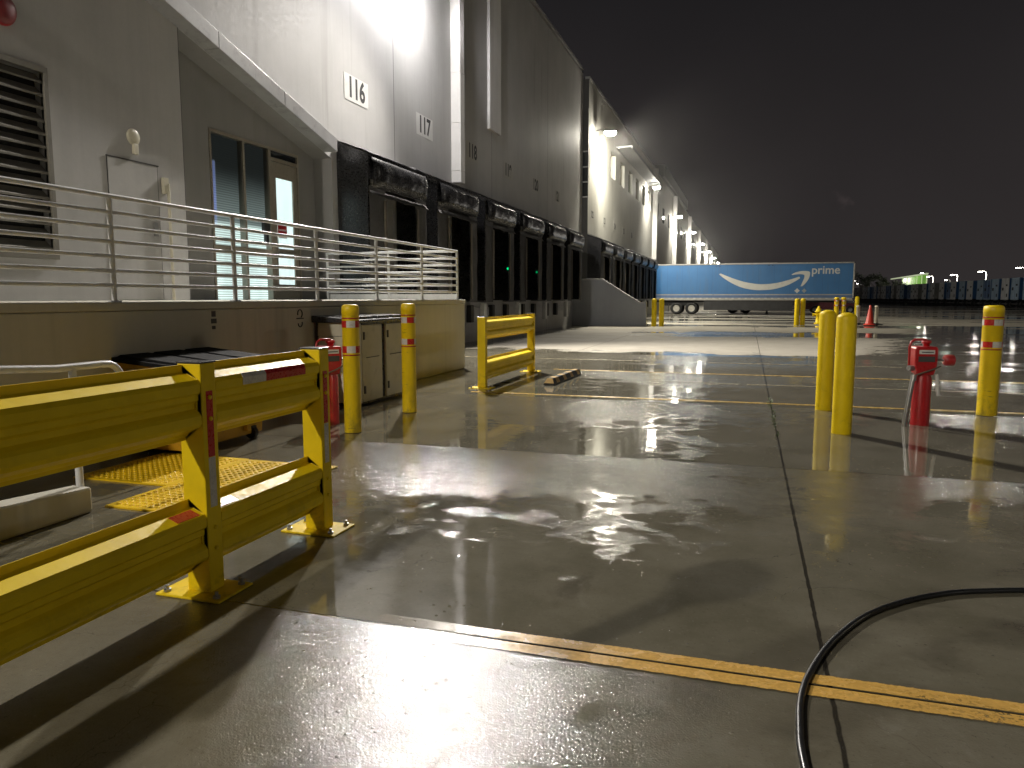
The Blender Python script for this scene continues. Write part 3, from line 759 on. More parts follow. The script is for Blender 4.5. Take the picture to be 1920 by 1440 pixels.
for q_ in ((6.55,6.61,1.20,1.26),(6.54,6.62,1.13,1.18),(6.55,6.60,1.07,1.105)): MB().box(-5.3605,-5.355,*q_).build('stencil_mark', M['under'], pl)
rl = thing('platform_railing', 'long white pipe railing with seven rails around the platform', 'railing')
RZ = [2.30,2.16,2.03,1.90,1.77,1.64,1.51]
for y in [-3.03+1.68*i for i in range(11)]:
    y = y+.04
    m = MB(); m.tube([(-5.47,y,1.36),(-5.47,y,2.28)], .024, 10); m.lathe([(.06,1.36),(.06,1.372)], -5.47, y, 12); m.build('post', M['white_rail'], rl)
for i, z in enumerate(RZ):
    m = MB(); m.tube([(-5.47,-3,z),(-5.47,13.81,z),], .023 if i == 0 else .019, 10); m.build('rail', M['white_rail'], rl)
    m = MB(); m.tube([(-5.47,13.81,z),(-8.38,13.81,z)], .023 if i == 0 else .019, 10); m.build('rail', M['white_rail'], rl)
for x in (-6.96,-8.36):
    m = MB(); m.tube([(x,13.81,1.36),(x,13.81,2.28)], .024, 10); m.build('post', M['white_rail'], rl)
m = MB(); m.box(-8.4,-5.5,13.86,13.89,1.362,1.47); m.build('kick_plate', M['white_rail'], rl)

# ramp curb and its handrail
rc = thing('ramp', 'low white concrete ramp curb at the foot of the platform', 'ramp')
m = MB(); m.prism([(-6,.0),(3.74,.0),(3.74,.17),(-6,.75)], 'x', -4.22, -4.06); m.build('curb', M['dock_wall'], rc, bevel=.02)
m = MB(); m.prism([(-6,.0),(3.70,.0),(3.70,.01),(-6,.60)], 'x', -5.33, -4.225); m.build('slope', M['stair_conc'], rc)
hr = thing('ramp_handrail', 'white tubular handrail with a rounded end rising over the ramp curb', 'handrail')
pts = [(-4.14,-3.0,1.34),(-4.14,3.2,.985),(-4.14,3.6,.955),(-4.14,3.95,.955)] + [(-4.14,3.98+.14*math.sin(R(a_)),.955-.14+.14*math.cos(R(a_))) for a_ in range(15,91,15)] + [(-4.14,4.12,.62)]
pts += [(-4.14,3.98+.14*math.cos(R(a_)),.60-.14*math.sin(R(a_))) for a_ in range(15,91,25)] + [(-4.14,3.72,.45)]
m = MB(); m.tube(pts, .024, 12); m.build('rail', M['white_rail'], hr)
for y in (3.72,1.9,0.,-1.9):
    m = MB(); zc = .17+(3.74-y)*.0595
    m.tube([(-4.14,y,zc-.02),(-4.14,y,.955+max(0,(3.6-y))*.058)], .024, 12); m.build('post', M['white_rail'], hr)

# ------------------------------------------------------------------ guard rails
def rail_profile(zc, x0):
    # cross-section (x outwards, z) of a ribbed guard beam, 4 mm thick
    p = [(-.012,.158),(-.012,.128),(.0,.118),(.012,.120),(.070,.098),(.080,.080),(.078,.045),(.066,.034),(.066,.012),(.052,.0),(.052,-.022),(.068,-.036),(.078,-.05),(.080,-.082),(.070,-.098),(.012,-.124),(.0,-.138),(-.012,-.142),(-.012,-.158)]
    p = [(x*1.05, z*1.12) for x, z in p]
    q = [(x-.006, z) for x, z in p]
    return [(x0+x, zc+z) for x, z in p] + [(x0+x, zc+z) for x, z in q[::-1]]
def guard_post(t, y, tape=True, h=1.10):
    m = MB(); m.box(-.065,.065,y-.05,y+.05,.012,h); o = m.build('post', M['yellow'], t, bevel=.006)
    m = MB(); m.box(-.069,.069,y-.054,y+.054,h,h+.008); m.build('cap', M['charcoal'], o, bevel=.003)
    for z in (.22,.32,.84,.94):
        m = MB(); m.lathe([(.011,0),(.011,.008),(.0005,.009)], 0, 0, 6); b = m.build('bolt', M['yellow'], o); b.location = (.065,y,z); b.rotation_euler = (0,R(90),0)
    m = MB(); m.box(-.19,.17,y-.125,y+.125,0,.012); bp = m.build('base_plate', M['yellow'], t, bevel=.004)
    for sx_ in (-.15,.13):
        for sy_ in (-.09,.09):
            m = MB(); m.lathe([(.018,.012),(.018,.024),(.009,.026),(.009,.042),(.0005,.043)], sx_, y+sy_, 6, False); m.build('anchor_bolt', M['steel'], bp)
    if tape:
        m = MB(); m.box(.065,.0665,y-.022,y+.022,.66,.97); m.build('red_tape', M['red_tape'], o)
        m = MB(); m.box(.065,.0665,y-.022,y+.022,.42,.657); m.build('white_tape', M['white_tape'], o)
def guard_beam(t, y0, y1, zc):
    m = MB(); poly = rail_profile(zc, -.02)
    m.prism(poly, 'y', y0, y1); o = m.build('beam', M['yellow'], t, bevel=.0035)
    for y in (y0+.001, y1-.013):
        c = MB(); c.prism([(-.03,zc-.135),(.044,zc-.10),(.044,zc+.10),(-.03,zc+.125)], 'y', y, y+.012); c.build('end_plate', M['yellow'], o)
    return o
g1 = thing('guard_rail', 'large yellow two beam guard rail in the foreground with red and white tape', 'guard rail', (-2.44,0,0), group='yellow guard rails')
YA, YB, YC = 2.86, 3.86, -.05
for y in (YA, YB, YC): guard_post(g1, y)
for z in (.285,.917):
    guard_beam(g1, YC+.052, YA-.052, z)
    bm = guard_beam(g1, YA+.052, YB-.052, z)
def face_tape(y0, y1, name, mat):
    zc = .917; pr = [(-.02+1.05*x, zc+1.12*z) for x, z in ((.070,.098),(.080,.080),(.0785,.047))]
    m = MB(); m.prism([(x+.001,z+.0005) for x,z in pr]+[(x+.0025,z+.0015) for x,z in pr[::-1]], 'y', y0, y1); m.build(name, mat, g1)
face_tape(YA+.44, YA+.80, 'red_tape', M['red_tape']); face_tape(YA+.25, YA+.437, 'white_tape', M['white_tape'])
for (a,b) in ((YA-.22,YA-.08),(YA+.06,YA+.2)):
    pr = [(-.02+1.05*x, .285+1.12*z) for x, z in ((.016,.118),(.066,.0997))]
    m = MB(); m.prism([(x,z+.001) for x,z in pr]+[(x,z+.0025) for x,z in pr[::-1]], 'y', a, b); m.build('red_tape', M['red_tape'], g1)
g2 = thing('guard_rail', 'smaller yellow guard rail beside the striped wheel stop', 'guard rail', (-3.9,0,0), group='yellow guard rails')
for y in (10.88,13.62): guard_post(g2, y, False)
for z in (.285,.917): guard_beam(g2, 10.88+.052, 13.62-.052, z)

# ------------------------------------------------------------------ bollards
def bollard(label, loc, r, h, sleeve, seg=28, turn=0):
    t = thing('bollard', label, 'bollard', loc, turn, 'yellow bollards')
    if sleeve:
        prof = [(r,.005),(r,h-.09),(r*1.02,h-.088),(r*1.02,h-.05),(r*.97,h-.02),(r*.82,h-.004),(r*.6,h),(.0005,h)]
    else:
        prof = [(r,0)]+[(r,h-r*.62)]+[(r*math.cos(R(a_)),h-r*.62+r*.62*math.sin(R(a_))) for a_ in (20,40,60,75,86)]+[(.0005,h)]
    m = MB(); m.lathe(prof, 0, 0, seg); m.build('post', M['yellow_sleeve'] if sleeve else M['yellow'], t)
    if sleeve:
        for zc, up in ((h-.20,True),(h-.46,False)):
            z0, z1 = zc-.035, zc+.035
            for k_ in range(6):
                a0, a1 = k_*60, k_*60+60
                m = MB(); n_ = 6; V = []
                for i in range(n_+1):
                    a_ = R(a0+(a1-a0)*i/n_)
                    V += [((r+.0015)*math.cos(a_),(r+.0015)*math.sin(a_),z0),((r+.0015)*math.cos(a_),(r+.0015)*math.sin(a_),z1)]
                m.add(V, [(2*i,2*i+2,2*i+3,2*i+1) for i in range(n_)], True)
                m.build('red_tape' if k_%2 else 'white_tape', M['red_tape'] if k_%2 else M['white_tape'], t)
            zb = z1+.018 if up else z0-.030
            m = MB(); m.lathe([(r+.001,zb),(r+.002,zb+.001),(r+.002,zb+.012),(r+.001,zb+.013)], 0, 0, seg); m.build('band', M['dark_red'], t)
    return t
bollard('yellow bollard with red and white bands in front of the cream shed', (-3.90,6.86,0), .088, 1.33, True, turn=R(30))
bollard('yellow banded bollard between the cream shed and the small guard rail', (-3.93,8.30,0), .088, 1.33, True, turn=R(-15))
bollard('plain yellow bollard with a domed top, back one of the near pair', (.95,10.05,0), .098, 1.25, False)
bollard('plain yellow bollard with a domed top, nearest of the pair', (.97,8.33,0), .098, 1.25, False)
bollard('thick yellow banded bollard to the right of the red valve post', (2.77,10.14,0), .108, 1.31, True, turn=R(20))
bollard('yellow bollard standing out beyond the others at the edge of the picture', (2.65,4.6,0), .108, 1.31, True)
for (lab,x,y,r,h) in (('far yellow bollard by the trailer tail, one of a close pair',-4.36,37.0,.12,1.36),('far yellow bollard by the trailer tail, one of a close pair',-4.02,37.2,.12,1.36),
                      ('far plain yellow bollard under the white arrow tip, one of a touching pair',2.38,40.6,.12,1.36),('far plain yellow bollard under the white arrow tip, one of a touching pair',2.66,40.7,.12,1.36)):
    bollard(lab, (x,y,0), r, h, False, 16)
bollard('far banded yellow bollard under the trailer nose, one of two', (4.84,46.6,0), .13, 1.42, True, 16)
bollard('far banded yellow bollard under the trailer nose, one of two', (5.22,46.7,0), .13, 1.42, True, 16)
bollard('farthest yellow bollard, at the corner of the trailer nose', (8.05,63.5,0), .16, 1.5, False, 14)

# ------------------------------------------------------------------ red valve posts
def valve_post(label, loc, rz, chain=True):
    t = thing('valve_post', label, 'valve post', loc, rz, 'red indicator valve posts')
    m = MB(); m.lathe([(.098,0),(.095,.03),(.094,.52),(.080,.56),(.08,.60)], 0, 0, 24); m.build('pipe', M['red'], t)
    m = MB(); m.prism([(-.085,.56),(.085,.56),(.115,.68),(.115,.85),(.10,.87),(-.10,.87),(-.115,.85),(-.115,.68)], 'y', -.095, .095); b = m.build('head', M['red'], t, bevel=.012)
    m = MB(); m.box(-.08,.085,-.099,-.095,.705,.765); m.build('window', M['curtain'], b)
    m = MB(); m.box(-.075,.08,-.0985,-.0955,.79,.835); m.build('sticker', M['white'], b)
    m = MB(); m.box(-.05,.07,-.0995,-.0985,.805,.815); m.build('sticker_text', M['digits'], b)
    m = MB(); m.lathe([(.035,.87),(.035,.90),(.05,.905),(.05,.93),(.02,.94)], .02, 0, 12); m.build('nut', M['red'], t)
    m = MB(); m.tube([(-.16,-.06,.64),(-.165,-.06,.86),(-.15,-.06,.92),(-.11,-.05,.945),(.0,-.02,.945),(.03,0,.93)], .013, 8); m.build('wrench', M['red'], t)
    m = MB(); m.tube([(-.115,-.05,.63),(-.17,-.08,.635)], .03, 10); m.build('lock', M['steel'], t)
    m = MB(); m.tube([(.11,0,.72),(.20,0,.72)], .014, 8); m.build('stem', M['steel'], t)
    m = MB(); m.tube([(.20,0,.72),(.215,0,.72),(.30,0,.72),(.31,0,.72)], [.04,.06,.06,.045], 12); m.build('cap', M['red'], t)
    m = MB(); m.tube([(-.19,-.11,0),(-.135,-.115,.48),(-.12,-.10,.55)], .026, 10); m.tube([(-.125,-.11,.50),(-.118,-.10,.56)], .032, 10); m.build('conduit', M['steel'], t)
    m = MB()
    m.tube([(.12,-.06,.57),(.13,-.07,.50),(.135,-.07,.46)], .02, 8); m.tube([(.13,-.07,.45),(.14,-.075,.38),(.15,-.07,.34)], .02, 8); m.build('tag', M['white'], t)
    m = MB(); m.tube([(.16,-.06,.66),(.05,-.115,.62),(-.08,-.11,.57),(-.12,-.10,.55)], .009, 6); m.build('cable', M['guard'], t)
    return t
valve_post('red fire valve post between the plain and the banded bollards', (1.86,9.16,0), R(6))
valve_post('red fire valve post against the cream shed behind the guard rail', (-4.40,7.25,0), R(50))

# ------------------------------------------------------------------ bin and shed by the platform
bn = thing('waste_bin', 'yellow wheeled bin with a black ribbed lid against the platform', 'bin')
X0,X1,Y1,Y2 = -5.34,-4.64,5.26,6.46
m = MB(); b=.05
V = [(X0+b,Y1+b,.05),(X1-b,Y1+b,.05),(X1-b,Y2-b,.05),(X0+b,Y2-b,.05),(X0,Y1,.83),(X1,Y1,.77),(X1,Y2,.77),(X0,Y2,.83)]
m.add(V, [(0,3,2,1),(0,1,5,4),(1,2,6,5),(2,3,7,6),(3,0,4,7)])
m.box(X0-.02,X1+.02,Y1-.02,Y1,.70,.77)
for y in (Y1+.3,Y2-.36): m.box(X1-.04,X1+.012,y,y+.06,.10,.72)
m.build('body', M['yellow_bin'], bn, bevel=.012)
m = MB()
m.add([(X0-.03,Y1-.04,.835),(X1+.05,Y1-.04,.772),(X1+.05,Y2+.04,.772),(X0-.03,Y2+.04,.835),(X0-.03,Y1-.04,.875),(X1+.05,Y1-.04,.805),(X1+.05,Y2+.04,.805),(X0-.03,Y2+.04,.875)],
      [(0,3,2,1),(4,5,6,7),(0,1,5,4),(1,2,6,5),(2,3,7,6),(3,0,4,7)])
for i in range(3):
    y = Y1+.0+i*.41
    m.add([(X0,y,.875),(X1+.03,y,.807),(X1+.03,y+.37,.807),(X0,y+.37,.875),(X0+.02,y+.02,.893),(X1+.01,y+.02,.825),(X1+.01,y+.35,.825),(X0+.02,y+.35,.893)],
          [(4,5,6,7),(0,1,5,4),(1,2,6,5),(2,3,7,6),(3,0,4,7)])
m.build('lid', M['black_plastic'], bn, bevel=.006)
m = MB(); m.tube([(X1+.05,Y2-.55,.80),(X1+.11,Y2-.55,.815),(X1+.11,Y2-.12,.815),(X1+.05,Y2-.12,.80)], .011, 8); m.build('handle', M['steel'], bn)
for (x,y) in ((X1-.06,Y1+.18),(X1-.06,Y2-.2),(X0+.15,Y1+.2),(X0+.15,Y2-.2)):
    m = MB(); m.tube([(x,y-.025,.06),(x,y+.025,.06)], .06, 16); m.box(x-.03,x+.03,y-.035,y+.035,.10,.13); m.build('caster', M['black_rubber'], bn)

sd = thing('storage_shed', 'cream plastic storage shed with a dark grey lid and double doors', 'storage shed')
X0,X1,Y1,Y2,H = -5.33,-4.70,8.45,9.95,1.10
m = MB(); m.box(X0,X1-.04,Y1+.03,Y2-.02,.02,H-.02); body = m.build('body', M['charcoal'], sd)
m = MB()
for i in range(6):
    z = .05+i*.172; m.prism([(z,0),(z+.166,.012),(z+.166,.03),(z,.03)][0:0] or [(Y1,z),(Y1+.028,z),(Y1+.028,z+.166),(Y1+.012,z+.166)], 'x', X0+.05, X1-.07)
m.build('siding', M['cream'], sd)
m = MB()
m.tube([(X1-.035,Y1+.045,.05),(X1-.035,Y1+.045,H-.03)], .045, 14); m.build('corner_post', M['cream'], sd)
for (a,b) in ((Y1+.11,Y1+.66),(Y1+.78,Y1+1.42)):
    m = MB(); m.box(X1-.045,X1-.005,a,b,.05,H-.05); d = m.build('door', M['cream'], sd, bevel=.012)
    m = MB(); m.box(X1-.005,X1+.002,a+.10,b-.10,.62,.63); m.build('groove', M['curtain'], d)
    for z in (.16,.86):
        m = MB(); m.box(X1-.005,X1+.006,a+.02,a+.06,z,z+.1); m.build('hinge', M['dark_frame'], d)
m = MB()
m.add([(X0-.02,Y1-.04,H-.02),(X1+.04,Y1-.04,H-.02),(X1+.04,Y2+.04,H-.02),(X0-.02,Y2+.04,H-.02),(X0-.02,Y1-.04,H+.07),(X1+.04,Y1-.04,H+.02),(X1+.04,Y2+.04,H+.02),(X0-.02,Y2+.04,H+.07)],
      [(0,3,2,1),(4,5,6,7),(0,1,5,4),(1,2,6,5),(2,3,7,6),(3,0,4,7)])
for i in range(3): m.box(X0+.05,X1-.02,Y1+.1+i*.47,Y1+.45+i*.47,H+.02,H+.075-.012)
m.build('lid', M['charcoal'], sd, bevel=.012)

# ------------------------------------------------------------------ wheel stop
ws = thing('wheel_stop', 'black rubber wheel stop with yellow stripes lying on the wet floor', 'wheel stop', (-3.0,11.52,0), R(-2))
def wsec(w): return [(-.085*w,0),(.085*w,0),(.085*w,.035),(.045*w,.11),(-.045*w,.11),(-.085*w,.035)]
m = MB(); m.prism(wsec(1), 'y', .06, 1.77)
m.add([(-.085,0,0),(.085,0,0),(.085,0,.035),(-.085,0,.035),(-.045,.06,.11),(.045,.06,.11),(.085,.06,0),(-.085,.06,0),(.085,.06,.035),(-.085,.06,.035)],
      [(0,1,2,3),(3,2,5,4),(1,6,8,2),(2,8,5),(0,3,9,7),(3,4,9)])
m.build('body', M['black_rubber'], ws, bevel=.004)
m = MB()
for i in range(4):
    y = .18+i*.44; p = [(-.089,.032),(-.0475,.1135),(.0475,.1135),(.089,.032)]
    for j in range(3):
        (xa,za),(xb,zb) = p[j],p[j+1]
        m.add([(xa,y,za),(xb,y,zb),(xb,y+.17,zb),(xa,y+.17,za)], [(0,1,2,3)])
m.add([(-.083,-.003,.036),(.083,-.003,.036),(.044,.057,.112),(-.044,.057,.112)], [(0,1,2,3)])
m.build('stripes', surf('faded_yellow_stripe', (.55,.36,.12), .45, .15, 8, dirt=.3), ws)

# ------------------------------------------------------------------ hose
hp = [(.26,1.2),(.245,1.7),(.222,2.05),(.205,2.3),(.207,2.45),(.222,2.64),(.265,2.84),(.37,3.14),(.54,3.46),(.74,3.69),(.96,3.86),(1.16,3.95),(1.34,4.01),(1.6,4.06),(2.0,4.02),(2.5,3.8)]
def catmull(P, n=6):
    out = []
    for i in range(len(P)-1):
        p0, p1, p2, p3 = [Vector(P[max(0,min(len(P)-1,i+d))]) for d in (-1,0,1,2)]
        for k_ in range(n):
            t_ = k_/n
            out.append(.5*((2*p1)+(-p0+p2)*t_+(2*p0-5*p1+4*p2-p3)*t_**2+(-p0+3*p1-3*p2+p3)*t_**3))
    out.append(Vector(P[-1])); return out
hs = MB(); hs.tube([(p.x,p.y,.0135) for p in catmull(hp)], .0125, 12)
tag(hs.build('hose', M['hose']), 'black rubber hose curving across the wet concrete', 'hose')

# weeds in the joint
for i, (y0, n_) in enumerate(((8.0,9),(8.7,8),(9.2,12),(9.7,10),(10.3,16),(10.7,14))):
    m = MB()
    for k_ in range(n_):
        a_ = random.uniform(0,6.28); l_ = random.uniform(.012,.055); w_ = random.uniform(.004,.010)
        bx, by = .33+random.gauss(0,.014), y0+random.gauss(0,.13)
        dx, dy = math.cos(a_), math.sin(a_)
        tip = (bx+dx*l_, by+dy*l_, random.uniform(.006,.035)); mid = (bx+dx*l_*.5, by+dy*l_*.5, tip[2]*.9)
        m.add([(bx,by,.002),(mid[0]-dy*w_,mid[1]+dx*w_,mid[2]),tip,(mid[0]+dy*w_,mid[1]-dx*w_,mid[2])], [(0,1,2,3)])
    tag(m.build('weed', M['weed']), 'small green weed tuft growing in the pavement joint', 'weed', 'weeds in the joint')

# ------------------------------------------------------------------ stair block at the end of the near docks
sb = thing('dock_stair', 'grey concrete dock stair with a sloping side wall', 'stair')
m = MB(); m.prism([(XF+.002,0),(-4.72,0),(-4.72,1.12),(-5.1,1.12),(-6.95,2.27),(XF+.002,2.27)], 'y', 36.9, 37.12); m.build('side_wall', M['stair_conc'], sb, bevel=.02)
m = MB(); m.prism([(-4.74,1.122),(-5.09,1.122),(-6.945,2.272),(XF+.002,2.272),(XF+.002,2.33),(-6.93,2.33),(-5.06,1.18),(-4.74,1.18)], 'y', 36.86, 37.16); m.build('coping', M['fascia'], sb, bevel=.01)
m = MB()
for i in range(7): m.box(XF+.002, -5.0-.27*i, 37.125, 38.4, .17*i+.001, .17*(i+1))
m.build('steps', M['stair_conc'], sb)

# ------------------------------------------------------------------ big blue trailer docked at the far facade
TY = 64.9
tl = thing('blue_trailer', 'long blue trailer with a white smile arrow and the word prime, backed to the dock', 'trailer', (-7.85,TY,0))
L_, HB, HT = 15.7, 1.18, 4.2
m = MB(); m.box(.12,L_,0,2.6,HB+.42,HT-.10); m.build('body', M['blue'], tl, bevel=.03)
m = MB(); m.box(.10,L_+.03,-.02,2.62,HT-.098,HT); m.box(.12,L_-.05,-.015,-.001,HB+.42,HB+.50); m.build('top_rail', M['alu_rail'], tl)
m = MB(); m.box(.1,L_+.02,-.02,2.62,HB,HB+.20); m.build('bottom_rail', M['alu_rail'], tl)
m = MB(); m.box(.12,L_,-.012,2.61,HB+.202,HB+.418); m.build('scuff_band', surf('trailer_scuff_band', (.10,.17,.33), .4, .1, 2, dirt=.3), tl)
m = MB()
for i in range(30): m.box(.35+i*.515,.53+i*.515,-.028,-.021,HB+.13,HB+.20)
m.build('reflective_tape', M['white_tape'], tl)
m = MB(); m.box(0,.118,-.01,2.61,HB,HT); m.build('rear_frame', M['white'], tl, bevel=.02)
m = MB(); m.box(L_+.0005,L_+.12,-.01,.10,HB+.2,HT-.1); m.build('nose_corner', M['alu_rail'], tl, bevel=.03)
m = MB()
for (x,z) in ((5.2,3.95),(5.45,3.95),(9.32,3.98),(9.62,3.98)): m.box(x,x+.09,-.02,-.003,z,z+.06)
m.build('marker_light', M['dark_frame'], tl)
# arrow: outline in metres along the side (s from the tail, height z)
def px(xp, yp):   # drawing units of the decal (1340..1600 x 480..620 sketch) -> metres on the trailer side
    return ((xp-1222)/380*L_, 1.28+(562-yp)/72*(HT-1.28))
def smooth(P, n=8): return [tuple(p) for p in catmull(P, n)]
low = smooth([(1354.5,511.5),(1363,519),(1380,530),(1400,539),(1422,543.5),(1440,544),(1460,542),(1482,535.5),(1498,527),(1507.5,520.5)])
up = smooth([(1505.5,517.7),(1488,523.5),(1466,529.5),(1445,532),(1426,531.5),(1404,527.5),(1384,521),(1370,515.5),(1357.5,510)])
head_o = smooth([(1491,513.5),(1498,509.5),(1508,507),(1518,506.8),(1523.5,508.2),(1525,512),(1523,521),(1518,530),(1512,536.5)])
head_i = smooth([(1508.5,536.8),(1511,530),(1514,522),(1515,516),(1513,513.7),(1508,512.8),(1500,513.2),(1493,514.3)])
m = MB()
for poly in (low+up, head_o+head_i):
    m.prism([px(*p) for p in poly], 'y', -.0045, -.0005)
m.build('arrow_decal', M['logo'], tl)
def star(cx, cy, r): 
    return [px(cx+r*(1 if i%2==0 else .62)*math.cos(i*math.pi/4), cy+r*(1 if i%2==0 else .62)*math.sin(i*math.pi/4)) for i in range(8)]
m = MB(); m.prism(star(1502.5,545.5,5.2), 'y', -.0045, -.0005); m.build('star_decal', M['logo'], tl)
m = MB(); m.prism(star(1515.5,545.5,4.8), 'y', -.0045, -.0005); m.build('star_decal', M['logo_grey'], tl)
c_ = px(1553, 505.5)
text_mesh('prime', .92, 'lettering', M['logo'], tl, M_wally(c_[0], -.003, c_[1]), .001, .012, .98)
# running gear
m = MB(); m.box(.3,L_-.2,.9,1.7,HB-.16,HB); m.box(.7,3.4,.55,2.05,.72,HB-.16); m.build('chassis', M['under'], tl)
m = MB(); m.box(4.3,11.3,.02,.04,.36,HB-.02); m.build('side_skirt', M['under'], tl)
for x in (11.75,): 
    m = MB(); m.box(x,x+.14,.35,.5,.15,HB); m.box(x-.12,x+.26,.25,.6,0,.05); m.box(x,x+.14,2.1,2.25,.15,HB); m.build('landing_leg', M['under'], tl)
m = MB(); m.box(1.35,1.37,.1,.75,.18,.85); m.build('mud_flap', M['black_rubber'], tl)
def wheel(parent, x, y, r=.5):
    m = MB(); m.lathe([(r*.56,-.13),(r*.9,-.14),(r,-.09),(r,.09),(r*.9,.14),(r*.56,.13),(r*.54,.05)], 0, 0, 26, True, False); w = m.build('wheel', M['tyre'], parent); w.location = (x,y,r); w.rotation_euler = (R(90),0,0)
    m = MB(); m.lathe([(r*.56,.10),(r*.5,.12),(r*.46,.05),(r*.25,.02),(r*.22,.09),(r*.08,.11),(.0005,.11)], 0, 0, 22); m.build('rim', M['rim'], w)
for x in (2.05,3.3):
    for y in (.16,2.44): wheel(tl, x, y)

# a second, darker trailer behind it
t2 = thing('grey_trailer', 'dark flat roofed truck body just showing above the blue trailer', 'trailer', (-7.7,69.6,0))
m = MB(); m.box(5.6,10.0,0,2.6,1.2,4.36); m.build('body', M['under'], t2); m = MB(); m.box(5.58,10.02,-.02,2.62,4.361,4.42); m.build('top_rail', M['alu_rail'], t2)
for x in (6.4,7.5): wheel(t2, x, .16)
m = MB(); m.box(5.7,9.9,.8,1.8,1.,1.198); m.box(9.2,9.4,.4,.6,0,1.); m.build('chassis', M['under'], t2)

# maroon car seen under the trailer
cr_ = thing('parked_car', 'dark maroon car seen under the trailer nose', 'car', (7.2,72.5,0))
maroon = surf('maroon_car_paint', (.12,.035,.045), .25, .08, 2, coat=.6)
m = MB(); m.prism([(-2.3,.35),(2.3,.35),(2.35,.7),(2.1,.85),(1.1,.95),(.5,1.42),(-1.2,1.45),(-1.9,1.0),(-2.3,.92)], 'y', 0, 1.8); m.build('body', maroon, cr_, bevel=.08)
m = MB(); m.prism([(.98,.97),(.45,1.36),(-.3,1.38),(-.3,.97)], 'y', -.004, .0); m.prism([(-.36,.97),(-.36,1.38),(-1.15,1.38),(-1.75,1.0)], 'y', -.004, .0); m.build('window', M['glass'], cr_)
for x in (-1.45,1.45):
    for y in (.1,1.7): wheel(cr_, x, y, .34)

# ------------------------------------------------------------------ cone, delineators, hydrant in the middle distance
cn = thing('traffic_cone', 'tall red orange traffic cone standing between two white posts', 'traffic cone', (5.85,41.2,0))
m = MB(); m.lathe([(.30,.04),(.22,.10),(.20,.12),(.05,1.0),(.035,1.02),(.0005,1.02)], 0, 0, 20); m.build('cone', M['orange'], cn)
m = MB(); m.box(-.32,.32,-.32,.32,0,.04); m.build('base', M['black_rubber'], cn, bevel=.02)
for lab, x in (('white delineator post left of the red cone',5.45),('white delineator post right of the red cone',6.32)):
    t_ = thing('delineator_post', lab, 'post', (x,42.4,0), group='white posts beside the cone')
    m = MB(); m.lathe([(.09,.08),(.085,.9),(.10,.91),(.10,.97),(.05,1.0),(.0005,1.0)], 0, 0, 14); m.build('post', M['cream'], t_)
    m = MB(); m.lathe([(.34,0),(.33,.05),(.15,.09),(.09,.10)], 0, 0, 8); m.build('base', M['black_rubber'], t_)
hy = thing('fire_hydrant', 'small yellow fire hydrant behind the nearest domed bollards', 'fire hydrant', (3.62,43.2,0))
m = MB(); m.lathe([(.22,0),(.22,.06),(.14,.07),(.14,.62),(.19,.63),(.19,.69),(.14,.70),(.12,.80),(.06,.88),(.04,.95),(.0005,.95)], 0, 0, 16); m.build('barrel', M['yellow'], hy)
m = MB(); m.tube([(-.28,0,.48),(.28,0,.48)], .07, 10); m.tube([(-.30,0,.48),(-.24,0,.48)], .09, 8); m.tube([(0,-.3,.45),(0,0,.45)], .09, 10); m.build('nozzle', M['yellow'], hy)

# ------------------------------------------------------------------ row of parked trailers across the yard
def make_parked(bodym, rearm, doorm):
    t = thing('parked_trailer', '', 'trailer', group='box trailers parked in a row across the yard')
    m = MB(); m.box(.06,14.5,-1.3,1.3,1.2,4.1); m.build('body', bodym, t)
    m = MB()
    for (a,b,c,d) in ((-1.3,-1.2,1.1,4.1),(1.2,1.3,1.1,4.1),(-1.2,1.2,3.95,4.1),(-1.2,1.2,1.1,1.25),(-.03,.03,1.25,3.95)): m.box(-.03,.06,a,b,c,d)
    m.build('rear_frame', rearm, t)
    m = MB(); m.box(0,.05,-1.2,-.03,1.25,3.95); m.box(0,.05,.03,1.2,1.25,3.95); m.build('rear_door', doorm, t)
    for q_ in ((-.9,-.6,1.5,1.95),(.5,1.0,2.4,2.8),(-.8,-.3,3.0,3.25)): MB().box(-.04,-.005,*q_).build('door_decal', M['digits'], t)
    m = MB(); m.box(.1,14.3,-.5,.5,.95,1.2); m.box(.05,.15,-1.1,1.1,.45,.62); m.box(11,11.2,-1,1,0,1.)
    for x in (1.6,2.9):
        for y in (-1.05,1.05): m.tube([(x,y-.2,.5),(x,y+.2,.5)], .5, 12)
    m.build('running_gear', M['under'], t)
    return t
kinds = [('white doored box trailer in the far parked row', make_parked(M['box_blue'], M['box_white'], M['box_white'])),
         ('pale blue doored box trailer in the far parked row', make_parked(M['box_blue'], M['box_pale'], M['box_pale'])),
         ('grey doored box trailer in the far parked row', make_parked(M['box_grey'], M['box_grey'], M['box_white'])),
         ('deep blue box trailer in the far parked row', make_parked(M['box_blue'], M['box_pale'], M['box_blue']))]
seq = [1,0,1,1,0,3,1,1,0,1,3,1,0,1,0,3,0,2,1,0,2,0,3,1,0,2,3,0,2,2,0,3,1,2,0,2,0,2]
used = set()
y = 92.0
for i, kx in enumerate(seq):
    lab, src = kinds[kx]
    o = src if kx not in used else dup(src)
    used.add(kx)
    x = 35.18-(y-117.)*.0599 + random.uniform(-.35,.35)
    o.location = (x, y, 0); o.rotation_euler = (0,0,R(3.4+random.uniform(-.4,.4))); o['label'] = lab
    y += 3.62 + (1.4 if i in (5,11,22) else 0)
for o_ in kinds: 
    pass

